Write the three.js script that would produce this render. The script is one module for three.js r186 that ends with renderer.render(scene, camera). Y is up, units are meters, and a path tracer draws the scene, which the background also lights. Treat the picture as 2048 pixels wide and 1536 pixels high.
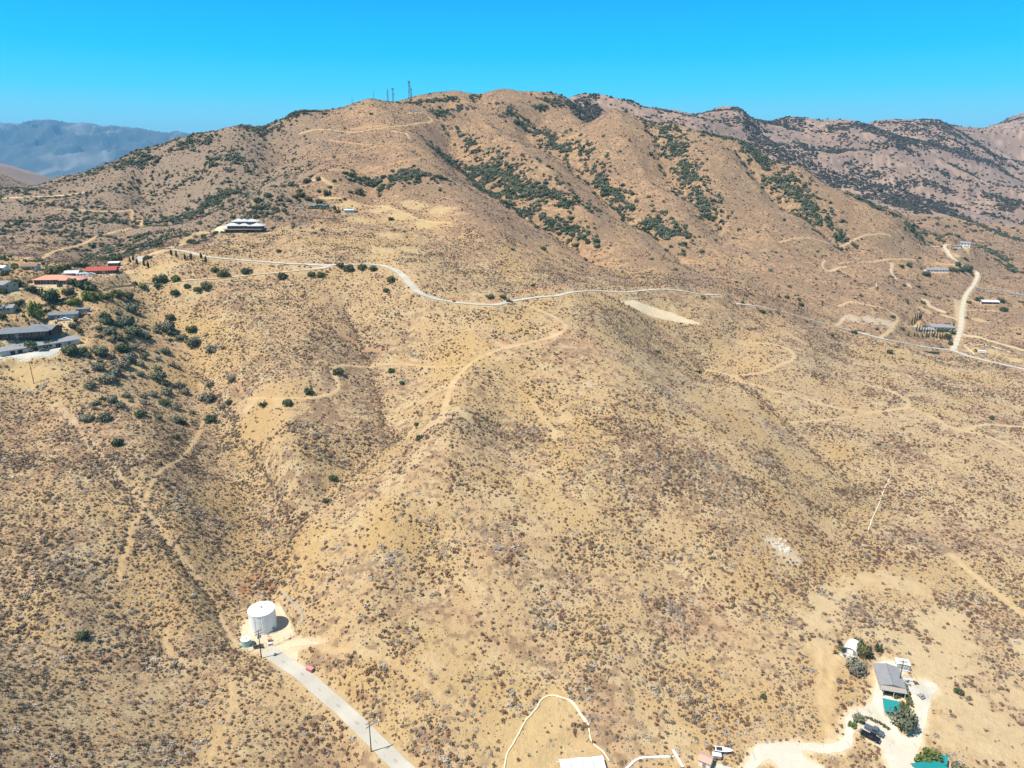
import * as THREE from 'three';
import { mergeGeometries } from 'three/addons/utils/BufferGeometryUtils.js';

// ---------------------------------------------------------------- camera, sky, sun, exposure
const scene = new THREE.Scene();
const camera = new THREE.PerspectiveCamera(56.82, 4 / 3, 1, 60000);
camera.position.set(0, 180, 0);
camera.rotation.x = -Math.atan(448 / 1420);
const renderer = new THREE.WebGLRenderer({ antialias: true });
renderer.toneMapping = THREE.LinearToneMapping;
renderer.toneMappingExposure = 1.56;
renderer.shadowMap.enabled = true;

const smooth = (a, b, x) => { const t = Math.min(1, Math.max(0, (x - a) / (b - a))); return t * t * (3 - 2 * t); };
const mix = (a, b, t) => a + (b - a) * t;
{ // clear desert sky: pale cyan at the horizon, deep saturated blue higher up
  const w = 64, h = 512, d = new Float32Array(w * h * 4);
  const stops = [[-90, 0.267, 0.239, 0.191], [-2, 0.363, 0.458, 0.497], [0, 0.382, 0.621, 0.688], [2.4, 0.22, 0.611, 0.726], [4.7, 0.053, 0.535, 0.754], [7.2, 0.003, 0.43, 0.754], [10.9, 0.0, 0.31, 0.707], [16, 0.029, 0.234, 0.525], [30, 0.081, 0.177, 0.344], [90, 0.076, 0.119, 0.215]];
  for (let j = 0; j < h; j++) {
    const e = (j + .5) / h * 180 - 90; let k = 0;
    while (k < stops.length - 2 && stops[k + 1][0] < e) k++;
    const A = stops[k], B = stops[k + 1], t = Math.min(1, Math.max(0, (e - A[0]) / (B[0] - A[0])));
    for (let i = 0; i < w; i++) { const o = (j * w + i) * 4; for (let c = 0; c < 3; c++) d[o + c] = mix(A[c + 1], B[c + 1], t); d[o + 3] = 1; }
  }
  const sky = new THREE.DataTexture(d, w, h, THREE.RGBAFormat, THREE.FloatType);
  sky.mapping = THREE.EquirectangularReflectionMapping; sky.magFilter = sky.minFilter = THREE.LinearFilter; sky.needsUpdate = true;
  scene.background = sky; scene.environment = sky;
}
const sun = new THREE.DirectionalLight(new THREE.Color(1, .95, .86), 4.6);
sun.position.set(-425, 883, 198).multiplyScalar(2);
sun.castShadow = true; sun.shadow.mapSize.set(4096, 4096);
Object.assign(sun.shadow.camera, { left: -1600, right: 1600, top: 1600, bottom: -1600, near: 10, far: 6000 });
scene.add(sun, sun.target);
sun.target.position.set(0, 0, -600); sun.position.add(sun.target.position);
scene.fog = new THREE.FogExp2(new THREE.Color(.20, .58, 1), 5e-5);

// Survey of the site in metres: x east, z south, heights above the valley floor
const SURVEY=[[-150.7,132.0,40.1], [-128.4,140.8,34.6], [-106.8,155.0,19.9], [-79.7,164.5,10.1], [-157.1,155.8,42.2], [-147.8,168.5,32.7], [-128.8,182.0,19.0], [-104.6,195.1,7.4], [-173.1,204.4,30.1], [-145.1,212.2,21.8], [-115.6,214.4,12.2], [-201.9,191.6,39.5], [-57.4,172.4,2.0], [-34.1,174.3,0.0], [-56.1,194.3,3.0], [-75.5,210.2,6.0], [-89.1,219.8,8.0], [-94.9,229.1,8.6], [-105.5,229.5,9.0], [-112.6,241.7,12.0], [-3.7,175.3,-1.0], [-4.1,198.9,4.0], [43.3,176.3,-2.0], [90.4,176.3,-2.0], [118.6,176.3,-2.0], [161.6,177.2,-3.0], [210.4,178.2,-4.0], [82.5,201.7,1.5], [135.7,211.1,2.0], [127.7,225.5,3.5], [169.2,215.5,0.5], [218.4,261.1,1.0], [173.7,257.5,3.5], [276.7,265.5,-2.0], [-58.2,214.7,12.0], [-30.3,205.3,9.0], [-4.7,240.7,15.0], [33.8,232.5,9.5], [51.7,223.6,5.0], [93.4,237.2,6.0], [-170.5,228.7,34.0], [-135.6,227.9,18.3], [-215.5,220.8,49.0], [-201.9,250.3,42.7], [-184.6,271.4,43.0], [-164.2,275.8,37.2], [-138.6,257.9,27.0], [-238.0,305.5,51.5], [-269.2,277.7,63.1], [-260.3,367.4,64.9], [-301.7,334.4,76.6], [-272.9,390.0,80.1], [-284.8,380.7,73.9], [-358.9,391.5,91.3], [-246.6,411.4,71.5], [-230.8,355.1,59.1], [-175.9,319.4,45.6], [-272.7,465.0,91.6], [-315.4,489.6,103.3], [-286.3,432.5,88.4], [-338.9,468.9,104.2], [-302.8,526.0,102.4], [-421.7,470.9,110.6], [-98.4,287.7,21.7], [-120.3,321.9,27.1], [-143.3,353.1,32.9], [-173.1,398.1,42.6], [-208.6,442.9,54.9], [-239.5,479.8,72.1], [-261.0,506.5,83.7], [-117.3,332.3,40.2], [-117.7,377.8,51.4], [-120.6,437.6,64.6], [-160.1,480.6,74.7], [-177.5,440.5,63.9], [-178.1,543.8,92.2], [-226.3,509.5,83.2], [-87.2,308.3,27.0], [-80.2,327.3,30.9], [-60.7,358.4,36.5], [-72.8,373.6,38.0], [-83.8,409.8,46.3], [-101.2,461.3,60.1], [-124.0,508.2,79.0], [-45.4,303.8,39.5], [-55.3,291.3,32.9], [-32.0,342.7,49.7], [-25.3,411.2,60.7], [-7.5,431.3,64.7], [14.7,441.4,66.9], [32.5,469.8,73.6], [22.5,401.3,55.9], [-6.5,356.9,41.5], [-5.5,294.0,31.6], [-37.1,267.6,21.3], [-68.9,266.8,21.8], [-72.3,243.7,15.2], [29.3,298.5,29.3], [26.9,266.4,17.2], [-67.6,484.4,70.3], [-41.0,457.0,66.4], [-85.9,490.4,72.5], [70.0,422.2,55.9], [105.9,374.5,37.6], [133.4,327.1,20.4], [145.5,291.5,7.1], [60.6,275.6,16.6], [70.9,337.9,37.8], [145.1,528.2,32.8], [187.9,567.6,34.6], [223.2,550.6,30.7], [171.0,487.2,29.3], [233.3,461.9,15.5], [283.1,476.9,13.1], [108.8,548.1,55.9], [100.1,571.8,71.3], [156.2,578.0,51.2], [180.5,414.8,15.6], [226.8,379.8,4.4], [309.8,443.5,7.1], [281.2,352.8,1.9], [395.4,407.3,8.6], [186.9,303.5,5.4], [403.8,530.3,-0.5], [-235.7,526.2,93.1], [-178.1,545.2,96.5], [-140.9,564.3,100.7], [-278.6,586.4,111.1], [-224.4,571.6,104.1], [-104.5,564.3,100.7], [-80.2,531.0,95.0], [-62.5,505.2,86.2], [-33.4,498.7,82.3], [-5.0,503.9,82.0], [20.1,522.9,82.5], [45.9,544.1,83.2], [93.1,580.6,75.9], [134.7,621.2,71.7], [189.0,638.9,61.3], [247.4,658.0,45.4], [328.5,673.4,21.1], [396.7,660.9,8.2], [424.3,657.9,5.1], [461.5,614.3,-0.1], [539.2,570.7,-5.4], [474.5,734.0,10.0], [559.6,868.7,18.0], [645.9,990.4,27.0], [631.9,996.7,40.0], [644.9,1080.0,56.0], [687.4,1090.9,57.0], [577.8,953.8,36.0], [577.0,852.2,18.0], [444.9,730.0,12.0], [649.8,893.1,16.0], [836.2,920.6,5.0], [396.9,757.5,36.0], [412.4,868.0,52.0], [-242.9,651.6,118.1], [-263.2,651.6,118.1], [-214.1,638.6,116.7], [-204.8,739.7,131.6], [-163.1,733.4,128.1], [-109.6,709.6,119.3], [-57.2,663.2,105.2], [-10.0,589.9,88.9], [-94.4,795.0,140.7], [-157.0,810.2,138.9], [-210.9,804.3,137.0], [-226.0,596.2,108.7], [-11.4,683.3,112.3], [-46.7,722.8,127.9], [25.2,643.3,91.9], [53.2,598.0,81.3], [109.8,690.6,75.7], [-291.4,634.2,112.8], [-290.6,575.4,109.2], [-329.9,593.7,100.8], [-403.4,626.5,105.1], [-461.5,648.0,106.9], [-574.2,649.4,111.2], [-468.5,732.1,107.5], [-408.6,754.8,112.9], [-428.7,820.2,120.9], [-522.0,841.6,122.2], [-576.9,820.2,120.9], [-541.6,908.8,135.7], [-649.0,931.3,140.7], [-807.5,928.5,131.6], [-415.4,873.3,122.9], [-408.7,969.3,161.3], [-474.2,967.3,155.0], [-604.4,1000.1,159.4], [-562.9,1014.0,170.2], [-531.0,1052.6,192.8], [-469.8,1079.1,210.1], [-402.3,1116.4,228.7], [-328.5,1176.1,251.7], [-230.0,1235.8,275.0], [-158.1,1312.6,285.7], [-93.0,1368.6,296.9], [-22.0,1402.8,305.7], [42.8,1422.2,300.6], [100.8,1451.1,292.4], [-309.5,760.3,130.3], [-332.1,937.1,158.8], [-330.0,1064.4,197.0], [-280.4,819.2,150.8], [-250.4,920.0,171.1], [-216.3,831.2,155.8], [-180.0,943.3,178.8], [-136.6,1058.8,212.2], [-179.8,1220.0,258.1], [-241.9,1127.2,229.8], [-109.1,933.2,180.0], [-72.5,862.9,156.6], [-48.3,794.0,137.6], [-184.8,842.5,158.2], [-124.6,820.0,153.5], [-98.7,1198.8,224.0], [-90.5,1138.2,198.1], [-39.9,999.5,157.4], [21.5,874.2,125.8], [64.5,804.1,103.1], [92.3,753.3,91.4], [-53.6,1270.0,250.3], [4.4,1097.1,201.0], [49.8,969.3,161.3], [91.2,851.0,118.7], [124.1,791.5,96.2], [-65.1,1341.2,276.5], [21.8,1265.0,234.3], [67.2,1171.0,202.4], [98.6,1079.6,178.6], [120.2,1007.9,150.7], [155.0,919.5,119.9], [194.9,810.1,88.7], [58.6,1346.6,260.4], [171.2,1261.3,256.1], [114.9,1276.1,236.4], [264.0,1225.1,241.0], [359.7,1184.6,212.3], [440.1,1135.0,171.3], [507.0,1101.6,132.1], [576.5,1081.2,100.6], [666.3,1097.9,70.5], [130.1,1105.5,194.1], [181.7,967.6,139.2], [253.2,1056.9,173.2], [222.0,1076.8,169.6], [265.1,926.0,107.1], [383.1,1050.3,135.7], [334.3,941.3,105.9], [441.2,970.0,80.6], [318.6,869.0,76.0], [201.2,763.1,72.8], [335.8,798.2,51.1], [551.9,1024.8,71.5], [321.1,1040.1,153.1], [-761.5,1260.1,84.4], [-662.1,1312.6,117.8], [-495.9,1376.4,153.7], [-278.4,1495.8,200.0], [-26.0,1662.8,230.7], [191.5,1411.3,201.1], [296.3,1375.1,186.0], [405.2,1334.6,157.3], [498.3,1285.0,116.3], [576.0,1251.6,77.1], [745.1,1227.9,45.5], [869.2,1766.4,128.6], [892.2,1519.0,75.6], [914.1,1349.5,37.1], [1009.6,1423.5,39.0], [793.5,1883.6,167.9], [1172.1,1980.2,141.7], [1225.9,1753.8,88.7], [1658.6,2406.9,164.6], [2066.8,2406.9,164.6], [1258.0,1420.6,29.6], [636.9,2012.4,243.8], [219.7,2149.7,346.6], [388.7,2145.5,333.1], [556.1,2246.1,319.6], [706.5,2351.2,320.4], [868.2,2451.2,305.1], [1091.8,2550.2,286.4], [1295.8,2661.7,307.6], [1530.7,2764.3,300.5], [1722.7,2863.8,283.4], [2307.6,3411.1,356.2], [2965.4,3530.3,401.6], [291.3,2849.7,196.6], [729.4,2946.1,169.6], [1391.5,3250.2,136.4], [1918.3,3464.3,150.5], [2781.2,4111.1,206.2], [3553.3,4230.3,251.6], [-1202.0,1778.6,167.4], [-1409.9,1832.8,172.9], [-1108.5,1720.4,149.0], [-1585.1,1777.2,162.9], [-1404.7,2078.6,107.4], [-1640.6,2132.8,112.9], [-2640.0,2600.0,40.0], [-5040.0,5000.0,-60.0], [-9040.0,9000.0,-150.0], [-1848.0,2600.0,40.0], [-3528.0,5000.0,-60.0], [-6328.0,9000.0,-150.0], [-1320.0,2600.0,40.0], [-2520.0,5000.0,-60.0], [-4520.0,9000.0,-150.0], [-792.0,2600.0,40.0], [-1512.0,5000.0,-60.0], [-2712.0,9000.0,-150.0], [0.0,5000.0,0.0], [0.0,9000.0,-90.0], [2016.0,5000.0,0.0], [3616.0,9000.0,-90.0], [4536.0,5000.0,0.0], [8136.0,9000.0,-90.0], [-60.0,20.0,32.0], [-130.0,90.0,26.0], [-30.0,20.0,22.0], [-65.0,90.0,17.0], [0.0,20.0,12.0], [0.0,90.0,8.0], [30.0,20.0,2.0], [65.0,90.0,-1.0], [60.0,20.0,-8.0], [130.0,90.0,-10.0]];
const CREASES=[[-3.6,9,[[-100.2,292.9], [-122.7,327.9], [-145.9,359.2], [-176.0,404.2], [-205.4,440.9]]], [-3.4,8,[[-101.8,236.5], [-98.0,263.1], [-100.2,292.9], [-88.4,312.4], [-80.0,331.7], [-61.5,362.7]]], [-3.6,9,[[-61.5,362.7], [-72.6,380.1], [-83.9,416.1], [-101.5,466.6], [-123.7,510.8]]], [-2.6,7,[[-213.2,328.5], [-184.8,299.7], [-153.8,271.0], [-136.6,255.9], [-115.5,238.5]]], [-2.4,18,[[71.3,568.8], [108.8,546.9], [143.0,518.8], [165.9,468.7], [179.3,410.6], [193.6,359.0]]], [1.4,24,[[32.5,469.8], [70.0,422.2], [105.9,374.5], [133.4,327.1], [145.5,291.5]]], [1.2,16,[[-25.3,411.2], [-32.0,342.7], [-45.4,303.8], [-58.0,279.6]]], [-21,40,[[58.6,1346.6], [21.8,1265.0], [67.2,1171.0], [98.6,1079.6], [120.2,1007.9], [155.0,919.5], [194.9,810.1]]], [-18,36,[[-98.7,1198.8], [-90.5,1138.2], [-39.9,999.5], [21.5,874.2], [64.5,804.1], [92.3,753.3]]], [-17,34,[[-330.0,1064.4], [-332.1,937.1], [-309.5,760.3], [-304.0,671.1]]], [-17,32,[[223.6,1175.7], [222.0,1076.8], [244.9,980.1], [262.2,913.8]]], [-17,32,[[339.2,1134.8], [383.1,1050.3], [411.3,1004.8], [445.6,964.0]]], [-13,30,[[-504.8,1036.0], [-482.0,953.0], [-440.0,841.6], [-408.6,754.8], [-403.4,626.5]]], [9,30,[[-53.6,1270.0], [4.4,1097.1], [49.8,969.3], [91.2,851.0]]], [6,30,[[-136.6,1058.8], [-180.0,943.3], [-216.3,831.2], [-280.4,819.2]]], [9,32,[[171.2,1261.3], [174.5,1105.5], [200.4,961.4]]]];
const ROADS={'ridge':[[-285.1,-598.4], [-269.4,-591.2], [-251.6,-578.7], [-242.0,-575.1], [-225.2,-573.7], [-199.1,-569.2], [-172.4,-561.7], [-140.8,-564.3], [-121.4,-568.4], [-110.4,-568.6], [-96.4,-557.4], [-82.9,-537.7], [-74.4,-520.8], [-67.1,-511.0], [-54.3,-504.8], [-41.7,-503.2], [-23.2,-499.9], [-11.0,-498.5], [1.1,-512.8], [20.4,-527.1], [33.5,-531.2], [46.3,-547.1], [71.0,-575.0], [93.0,-582.7], [105.4,-597.0], [133.8,-621.2], [153.8,-628.5], [170.2,-629.4], [187.5,-638.7]],'lower':[[-279.9,-482.9], [-277.6,-514.6], [-255.3,-528.3], [-227.5,-535.5], [-204.5,-547.5], [-181.1,-549.1], [-161.9,-551.7], [-143.3,-560.9]],'valley':[[208.3,-651.5], [252.2,-660.2], [275.6,-667.3], [304.9,-671.8], [331.0,-673.4], [358.1,-658.3], [399.4,-664.1], [423.4,-661.0], [430.4,-643.3], [460.3,-612.7], [497.4,-571.9]],'north':[[425.8,-663.4], [442.0,-685.8], [477.3,-737.9], [513.6,-797.5], [563.9,-873.7], [613.5,-938.8], [652.2,-1001.0], [634.3,-1000.5], [626.5,-1015.5], [640.6,-1072.7], [591.4,-1047.9]],'side':[[610.1,-928.7], [634.7,-922.9], [652.3,-896.5], [705.5,-879.0]],'access':[[-90.7,-220.7], [-83.0,-214.9], [-75.4,-209.9], [-66.5,-202.7], [-56.1,-194.4], [-43.2,-182.8], [-34.2,-174.4], [-22.0,-162.8]],'housespur':[[641.8,-1072.2], [658.7,-1068.0]]};
const TRAILS=[[3.2,'t',[[1.1,-511.1], [13.0,-504.0], [23.1,-489.0], [33.2,-471.1], [35.6,-461.4], [28.1,-451.4], [11.0,-444.8], [-5.7,-436.3], [-20.1,-424.6], [-27.9,-413.1], [-33.6,-400.1], [-36.2,-381.4], [-36.7,-352.3]]], [2.6,'t',[[-110.8,-419.6], [-102.3,-437.8], [-81.9,-445.8], [-63.3,-441.2], [-44.3,-429.2], [-30.0,-417.7]]], [2.4,'r',[[-119.2,-473.3], [-108.6,-470.1], [-93.3,-461.8], [-73.5,-450.6], [-53.9,-436.7]]], [2.4,'t',[[-109.9,-415.7], [-105.0,-407.9], [-103.2,-399.6], [-107.9,-389.2], [-117.3,-380.7], [-132.9,-381.0], [-153.1,-393.0]]], [3.2,'t',[[197.2,-571.4], [221.0,-567.7], [226.8,-555.0], [220.3,-539.3], [207.1,-527.7], [186.3,-511.2], [165.1,-508.7]]], [3.0,'t',[[148.7,-518.4], [165.1,-508.7], [166.0,-484.7], [182.1,-473.8], [200.2,-470.5], [226.9,-463.9], [245.9,-463.1], [268.0,-469.0], [281.5,-476.6], [289.4,-501.0], [283.6,-520.3], [262.8,-527.2]]], [3.6,'t',[[280.6,-474.9], [289.9,-464.8], [295.3,-448.9], [302.3,-441.8], [314.6,-435.0], [324.0,-416.3], [329.9,-400.7]]], [3.6,'t',[[302.5,-442.3], [323.0,-455.9], [354.9,-461.3], [371.1,-457.6]]], [2.0,'t',[[180.8,-432.8], [220.9,-449.2], [247.4,-461.9]]], [1.3,'g',[[-115.4,-239.0], [-109.1,-231.2], [-102.7,-222.8]]], [1.2,'t',[[-176.2,-380.6], [-171.2,-357.5], [-166.8,-330.9], [-165.0,-302.3], [-163.1,-288.6], [-160.0,-276.3], [-159.5,-265.6], [-155.7,-254.0], [-154.7,-246.1], [-151.6,-239.3]]], [1.6,'g',[[-242.4,-356.8], [-214.5,-330.5], [-186.4,-302.3], [-171.4,-289.5], [-155.9,-274.7], [-138.4,-259.4], [-127.7,-251.8]]], [1.2,'t',[[-96.8,-202.8], [-93.0,-192.8], [-91.4,-181.7], [-90.7,-170.8], [-89.3,-165.0]]], [1.0,'t',[[-127.4,-222.0], [-122.3,-212.5], [-115.8,-209.2], [-107.5,-209.0]]], [2.2,'t',[[-86.1,-220.3], [-79.4,-222.3], [-71.6,-220.2], [-63.4,-216.3], [-52.2,-213.1], [-45.0,-211.8], [-40.5,-209.6], [-34.8,-205.0], [-27.3,-200.1], [-20.4,-195.5], [-17.0,-193.3]]], [4,'t',[[-246.4,-857.2], [-203.2,-825.3]]], [4,'r',[[-228.7,-852.0], [-189.1,-870.7], [-153.4,-900.7], [-130.0,-912.5], [-115.1,-964.4], [-121.8,-984.0], [-125.2,-997.1]]], [3,'t',[[-310.3,-1101.5], [-259.7,-1099.5], [-182.1,-1085.8], [-145.0,-1184.1], [-130.2,-1223.4], [-136.0,-1225.9]]], [3.5,'t',[[-169.9,-1066.3], [-146.5,-1040.1], [-139.9,-1024.8]]], [6,'r',[[-103.5,-1279.5], [-71.6,-1330.8], [-33.5,-1344.8]]], [6,'r',[[-238.0,-1107.4], [-183.4,-1094.1]]], [4,'r',[[-257.5,-1062.0], [-224.4,-1038.5], [-190.9,-1007.1]]], [6,'p',[[-614.0,-887.8], [-590.5,-899.4], [-572.3,-910.7], [-541.0,-924.3]]], [3.5,'t',[[-368.1,-530.9], [-426.9,-664.0], [-430.1,-725.7], [-430.1,-792.6], [-423.0,-828.9], [-454.2,-868.4], [-461.7,-885.1], [-471.2,-867.5], [-534.1,-855.8]]], [5,'t',[[-287.0,-605.5], [-320.0,-712.3], [-313.9,-739.2], [-293.6,-715.1]]], [9,'t',[[-296.1,-585.8], [-287.7,-594.8]]], [2.5,'p',[[388.3,-886.1], [376.0,-863.2], [374.9,-849.1], [413.9,-882.9]]], [9,'p',[[481.5,-817.9], [476.7,-803.1], [488.3,-793.8]]], [5,'p',[[487.8,-871.3], [480.6,-852.8]]], [4,'p',[[503.0,-944.3], [481.8,-900.7], [473.2,-873.4]]], [3,'t',[[340.0,-730.4], [359.1,-747.7], [375.6,-744.9], [397.8,-740.9], [402.1,-728.4], [374.7,-687.2], [352.3,-661.5]]], [2.5,'p',[[337.9,-707.7], [318.6,-681.1]]], [7,'p',[[464.1,-710.3], [478.6,-697.2], [499.2,-670.0]]], [5,'t',[[482.1,-781.5], [491.1,-763.4]]], [3,'p',[[555.6,-852.1], [560.7,-835.7], [576.2,-841.5]]], [2.5,'t',[[519.9,-802.4], [541.0,-808.5], [562.6,-810.1]]], [3,'t',[[585.4,-987.1], [625.9,-990.0]]], [8,'g',[[536.2,-845.3], [491.1,-763.4]]], [2.2,'t',[[409.6,-890.9], [515.2,-961.5], [553.4,-981.0]]], [2.0,'t',[[333.2,-895.0], [416.0,-956.7], [533.0,-1017.9]]], [3,'t',[[-211.7,-808.6], [-140.0,-775.1], [-97.7,-732.1], [-60.5,-707.6]]], [2.2,'t',[[10.3,-383.2], [21.7,-355.2], [22.5,-345.4]]], [3.5,'t',[[205.4,-293.4], [208.0,-274.8], [211.9,-251.5]]], [2.5,'t',[[116.2,-225.3], [109.0,-207.0], [105.4,-194.1], [103.9,-186.2]]], [4,'t',[[121.6,-225.4], [114.7,-211.4], [108.0,-198.2]]]];
const BARE=[[9,'b',169.0,-241.5], [9,'b',170.2,-233.1], [9,'b',161.6,-224.9], [9,'b',152.9,-219.4], [9,'b',150.9,-212.4], [9,'b',177.1,-245.1], [9,'b',165.2,-222.7], [7,'b',128.7,-251.1], [7,'b',136.5,-259.6], [7,'b',145.3,-265.0], [7,'b',155.7,-268.9], [7,'b',164.7,-269.3], [7,'b',173.5,-265.1], [7,'b',121.8,-239.1], [7,'b',117.2,-225.3], [7,'b',152.3,-229.1], [7,'b',145.7,-231.2], [7,'b',153.3,-203.7], [7,'b',153.4,-195.1], [7,'b',151.7,-186.8], [7,'b',156.1,-183.3], [7,'b',161.6,-199.9], [7,'b',164.5,-193.6], [7,'b',161.3,-183.6], [7,'b',144.0,-190.6], [7,'b',196.9,-230.1], [7,'b',180.2,-205.3], [14,'f',-113.4,-736.9], [14,'f',-137.5,-760.0], [14,'f',-148.7,-710.6], [14,'f',-85.4,-712.0], [14,'f',-112.1,-663.5], [14,'f',-172.3,-777.3], [14,'f',-88.1,-619.9], [14,'f',-106.8,-603.1], [14,'f',-74.0,-750.0], [14,'f',-102.3,-771.2], [9,'f',-268.0,-541.1], [9,'f',-278.2,-538.2], [9,'f',-295.3,-542.2], [9,'f',-265.2,-552.8], [9,'f',-283.4,-525.5], [9,'f',-262.1,-368.9], [9,'f',-273.1,-374.4], [9,'f',-256.4,-373.7], [9,'f',-298.8,-460.2], [9,'f',-305.5,-445.2], [9,'f',-274.4,-411.8], [9,'f',-257.7,-406.2], [5,'b',-37.9,-350.6], [5,'b',-30.6,-359.3], [5,'b',-43.4,-351.8], [5,'b',-24.9,-353.7], [5,'b',-7.7,-440.5], [5,'b',28.3,-455.2], [5,'b',-96.2,-305.1], [5,'b',-98.5,-248.6], [5,'b',-95.6,-252.8], [5,'b',-151.4,-387.5], [5,'b',-130.1,-376.6], [5,'b',188.7,-570.7], [5,'b',201.8,-572.5], [5,'b',29.0,-365.5], [5,'b',22.8,-350.3], [5,'b',-29.3,-212.0], [5,'b',-5.5,-293.7], [6,'w',121.5,-284.9], [6,'w',123.6,-281.0], [3,'r',-110.0,-259.1], [3,'r',-106.6,-261.5], [3,'r',-101.8,-259.5], [3,'r',-110.4,-254.3], [12,'f',10.7,-184.6], [12,'f',14.3,-191.7], [12,'f',15.3,-181.1], [12,'f',5.7,-179.2], [8,'f',447.8,-664.8], [8,'f',464.0,-659.6], [8,'f',471.0,-640.7], [8,'f',434.9,-635.9], [8,'f',638.2,-1031.4], [8,'f',671.8,-1063.9], [8,'f',463.6,-785.0], [8,'f',512.0,-761.8], [9,'g',344.6,-705.2], [9,'g',361.5,-703.1], [9,'g',376.3,-701.7], [4.5,'r',14.1,-550.9], [4.5,'r',26.0,-555.9], [4.5,'r',38.4,-564.4], [4.5,'r',6.1,-540.7], [4.5,'r',-248.2,-599.4], [4.5,'r',-262.2,-603.2], [3,'r',-23.2,-508.4], [3,'r',-12.3,-508.4], [3,'r',-41.3,-509.7], [3,'r',-152.2,-565.7], [3,'r',-144.9,-568.6], [3,'r',-14.1,-440.0], [3,'r',-4.5,-445.2]];
const DENSE=[[[-200.3,-388.1], [-173.1,-389.3], [-139.0,-347.0], [-100.6,-293.5], [-99.5,-265.7], [-111.3,-251.1], [-125.7,-258.4], [-153.3,-287.9], [-176.7,-320.7]], [[-177.9,-294.2], [-149.8,-274.6], [-123.8,-253.4], [-109.9,-241.0], [-107.9,-221.2], [-135.0,-239.3], [-168.3,-270.4]], [[-186.1,-225.2], [-147.1,-233.2], [-101.3,-222.9], [-86.5,-211.9], [-111.6,-213.1], [-175.5,-208.3]], [[-169.1,-511.8], [-124.7,-507.1], [-95.5,-462.2], [-111.3,-403.7], [-139.3,-409.1], [-177.2,-470.0]], [[-109.2,-382.2], [-73.0,-365.8], [-81.5,-326.2], [-101.2,-306.5], [-118.4,-335.5]], [[-22.1,-406.9], [35.6,-380.3], [98.9,-345.7], [65.2,-303.5], [6.7,-339.0], [-26.1,-373.2]], [[-72.6,-216.8], [-46.3,-207.4], [-20.3,-187.9], [-26.0,-179.6], [-55.1,-198.1]], [[-245.7,-316.8], [-214.7,-312.2], [-178.0,-277.4], [-168.1,-240.1], [-193.6,-237.2]], [[79.0,-339.6], [120.5,-328.2], [145.2,-297.0], [110.2,-251.6], [84.0,-281.6]], [[183.5,-382.7], [214.4,-378.5], [181.9,-323.3], [149.7,-321.1]], [[-202.4,-482.6], [-169.1,-511.8], [-150.1,-404.1], [-191.9,-442.2]], [[59.7,-537.5], [110.5,-557.4], [154.3,-533.2], [132.4,-506.7], [65.7,-462.7]]];
const SPARSE=[[[-91.3,-277.2], [-44.0,-334.2], [-30.9,-328.6], [-43.6,-288.8], [-67.0,-238.5], [-85.8,-248.3]], [[-164.2,-398.5], [-130.8,-379.0], [-103.5,-316.6], [-112.5,-311.4], [-153.1,-364.9]], [[-29.0,-247.4], [-4.9,-253.3], [-0.7,-208.4], [-10.2,-180.3], [-24.0,-192.9]], [[84.4,-471.7], [151.8,-447.7], [188.6,-402.5], [155.5,-381.4], [107.4,-404.6]], [[149.6,-203.4], [183.8,-210.0], [161.5,-177.1], [137.3,-176.0]]];
const PALE=[[86.2,-560.4], [96.6,-570.0], [113.7,-577.3], [131.1,-579.6], [147.6,-577.3], [155.8,-576.0], [148.7,-572.7], [124.7,-568.0], [102.6,-560.3]];
const PADS={'main':[[136.3,-220.4], [139.1,-220.8], [141.8,-220.1], [144.8,-216.6], [141.8,-214.0], [136.3,-205.9], [134.3,-202.2], [129.0,-195.6], [127.9,-192.1], [127.8,-188.3], [130.0,-186.8], [135.4,-194.4], [139.1,-200.3], [136.7,-200.6], [140.1,-204.9], [144.9,-207.9], [145.9,-211.5], [150.7,-211.9], [152.4,-208.5], [147.3,-205.0], [143.3,-198.9], [138.4,-192.5], [132.8,-184.5], [130.8,-182.7], [126.8,-175.9], [123.2,-168.4], [115.6,-168.6], [118.2,-176.0], [119.2,-182.4], [117.0,-186.4], [115.9,-188.4], [115.0,-190.9], [112.0,-187.9], [110.0,-183.8], [106.9,-181.9], [100.2,-181.1], [92.7,-182.5], [93.7,-178.9], [98.1,-176.0], [97.3,-170.2], [88.3,-170.5], [83.8,-175.4], [81.8,-178.9], [76.0,-175.6], [73.2,-171.7], [70.1,-171.6], [74.5,-178.3], [79.4,-183.8], [87.1,-184.9], [95.3,-185.0], [101.5,-184.4], [106.7,-185.3], [109.5,-187.9], [112.1,-193.9], [115.5,-197.7], [121.3,-199.3], [126.4,-203.5], [132.3,-213.4]],'tankpad':[[-95.2,-247.2], [-92.7,-245.7], [-86.5,-235.3], [-84.7,-231.1], [-81.6,-226.2], [-87.0,-223.7], [-89.8,-222.2], [-91.8,-220.8], [-94.3,-219.3], [-96.7,-220.1], [-100.6,-222.3], [-104.6,-233.9], [-104.0,-240.1]],'apron':[[-91.7,-221.1], [-87.5,-222.4], [-79.9,-224.7], [-69.9,-221.4], [-73.4,-220.9], [-78.1,-220.0], [-78.9,-217.6], [-76.9,-212.9], [-84.2,-215.0], [-87.6,-216.5], [-91.8,-218.2]],'stable':[[-283.3,-378.1], [-277.2,-384.4], [-266.3,-391.1], [-262.2,-400.0], [-259.6,-395.2], [-260.5,-385.7], [-270.5,-381.2], [-279.4,-379.5], [-281.7,-375.3]],'terrace':[[-297.8,-723.1], [-293.0,-721.8], [-279.4,-707.9], [-219.5,-656.0], [-217.4,-661.2], [-218.3,-653.3], [-221.6,-647.8], [-249.1,-649.0], [-270.9,-669.9]]};
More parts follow.
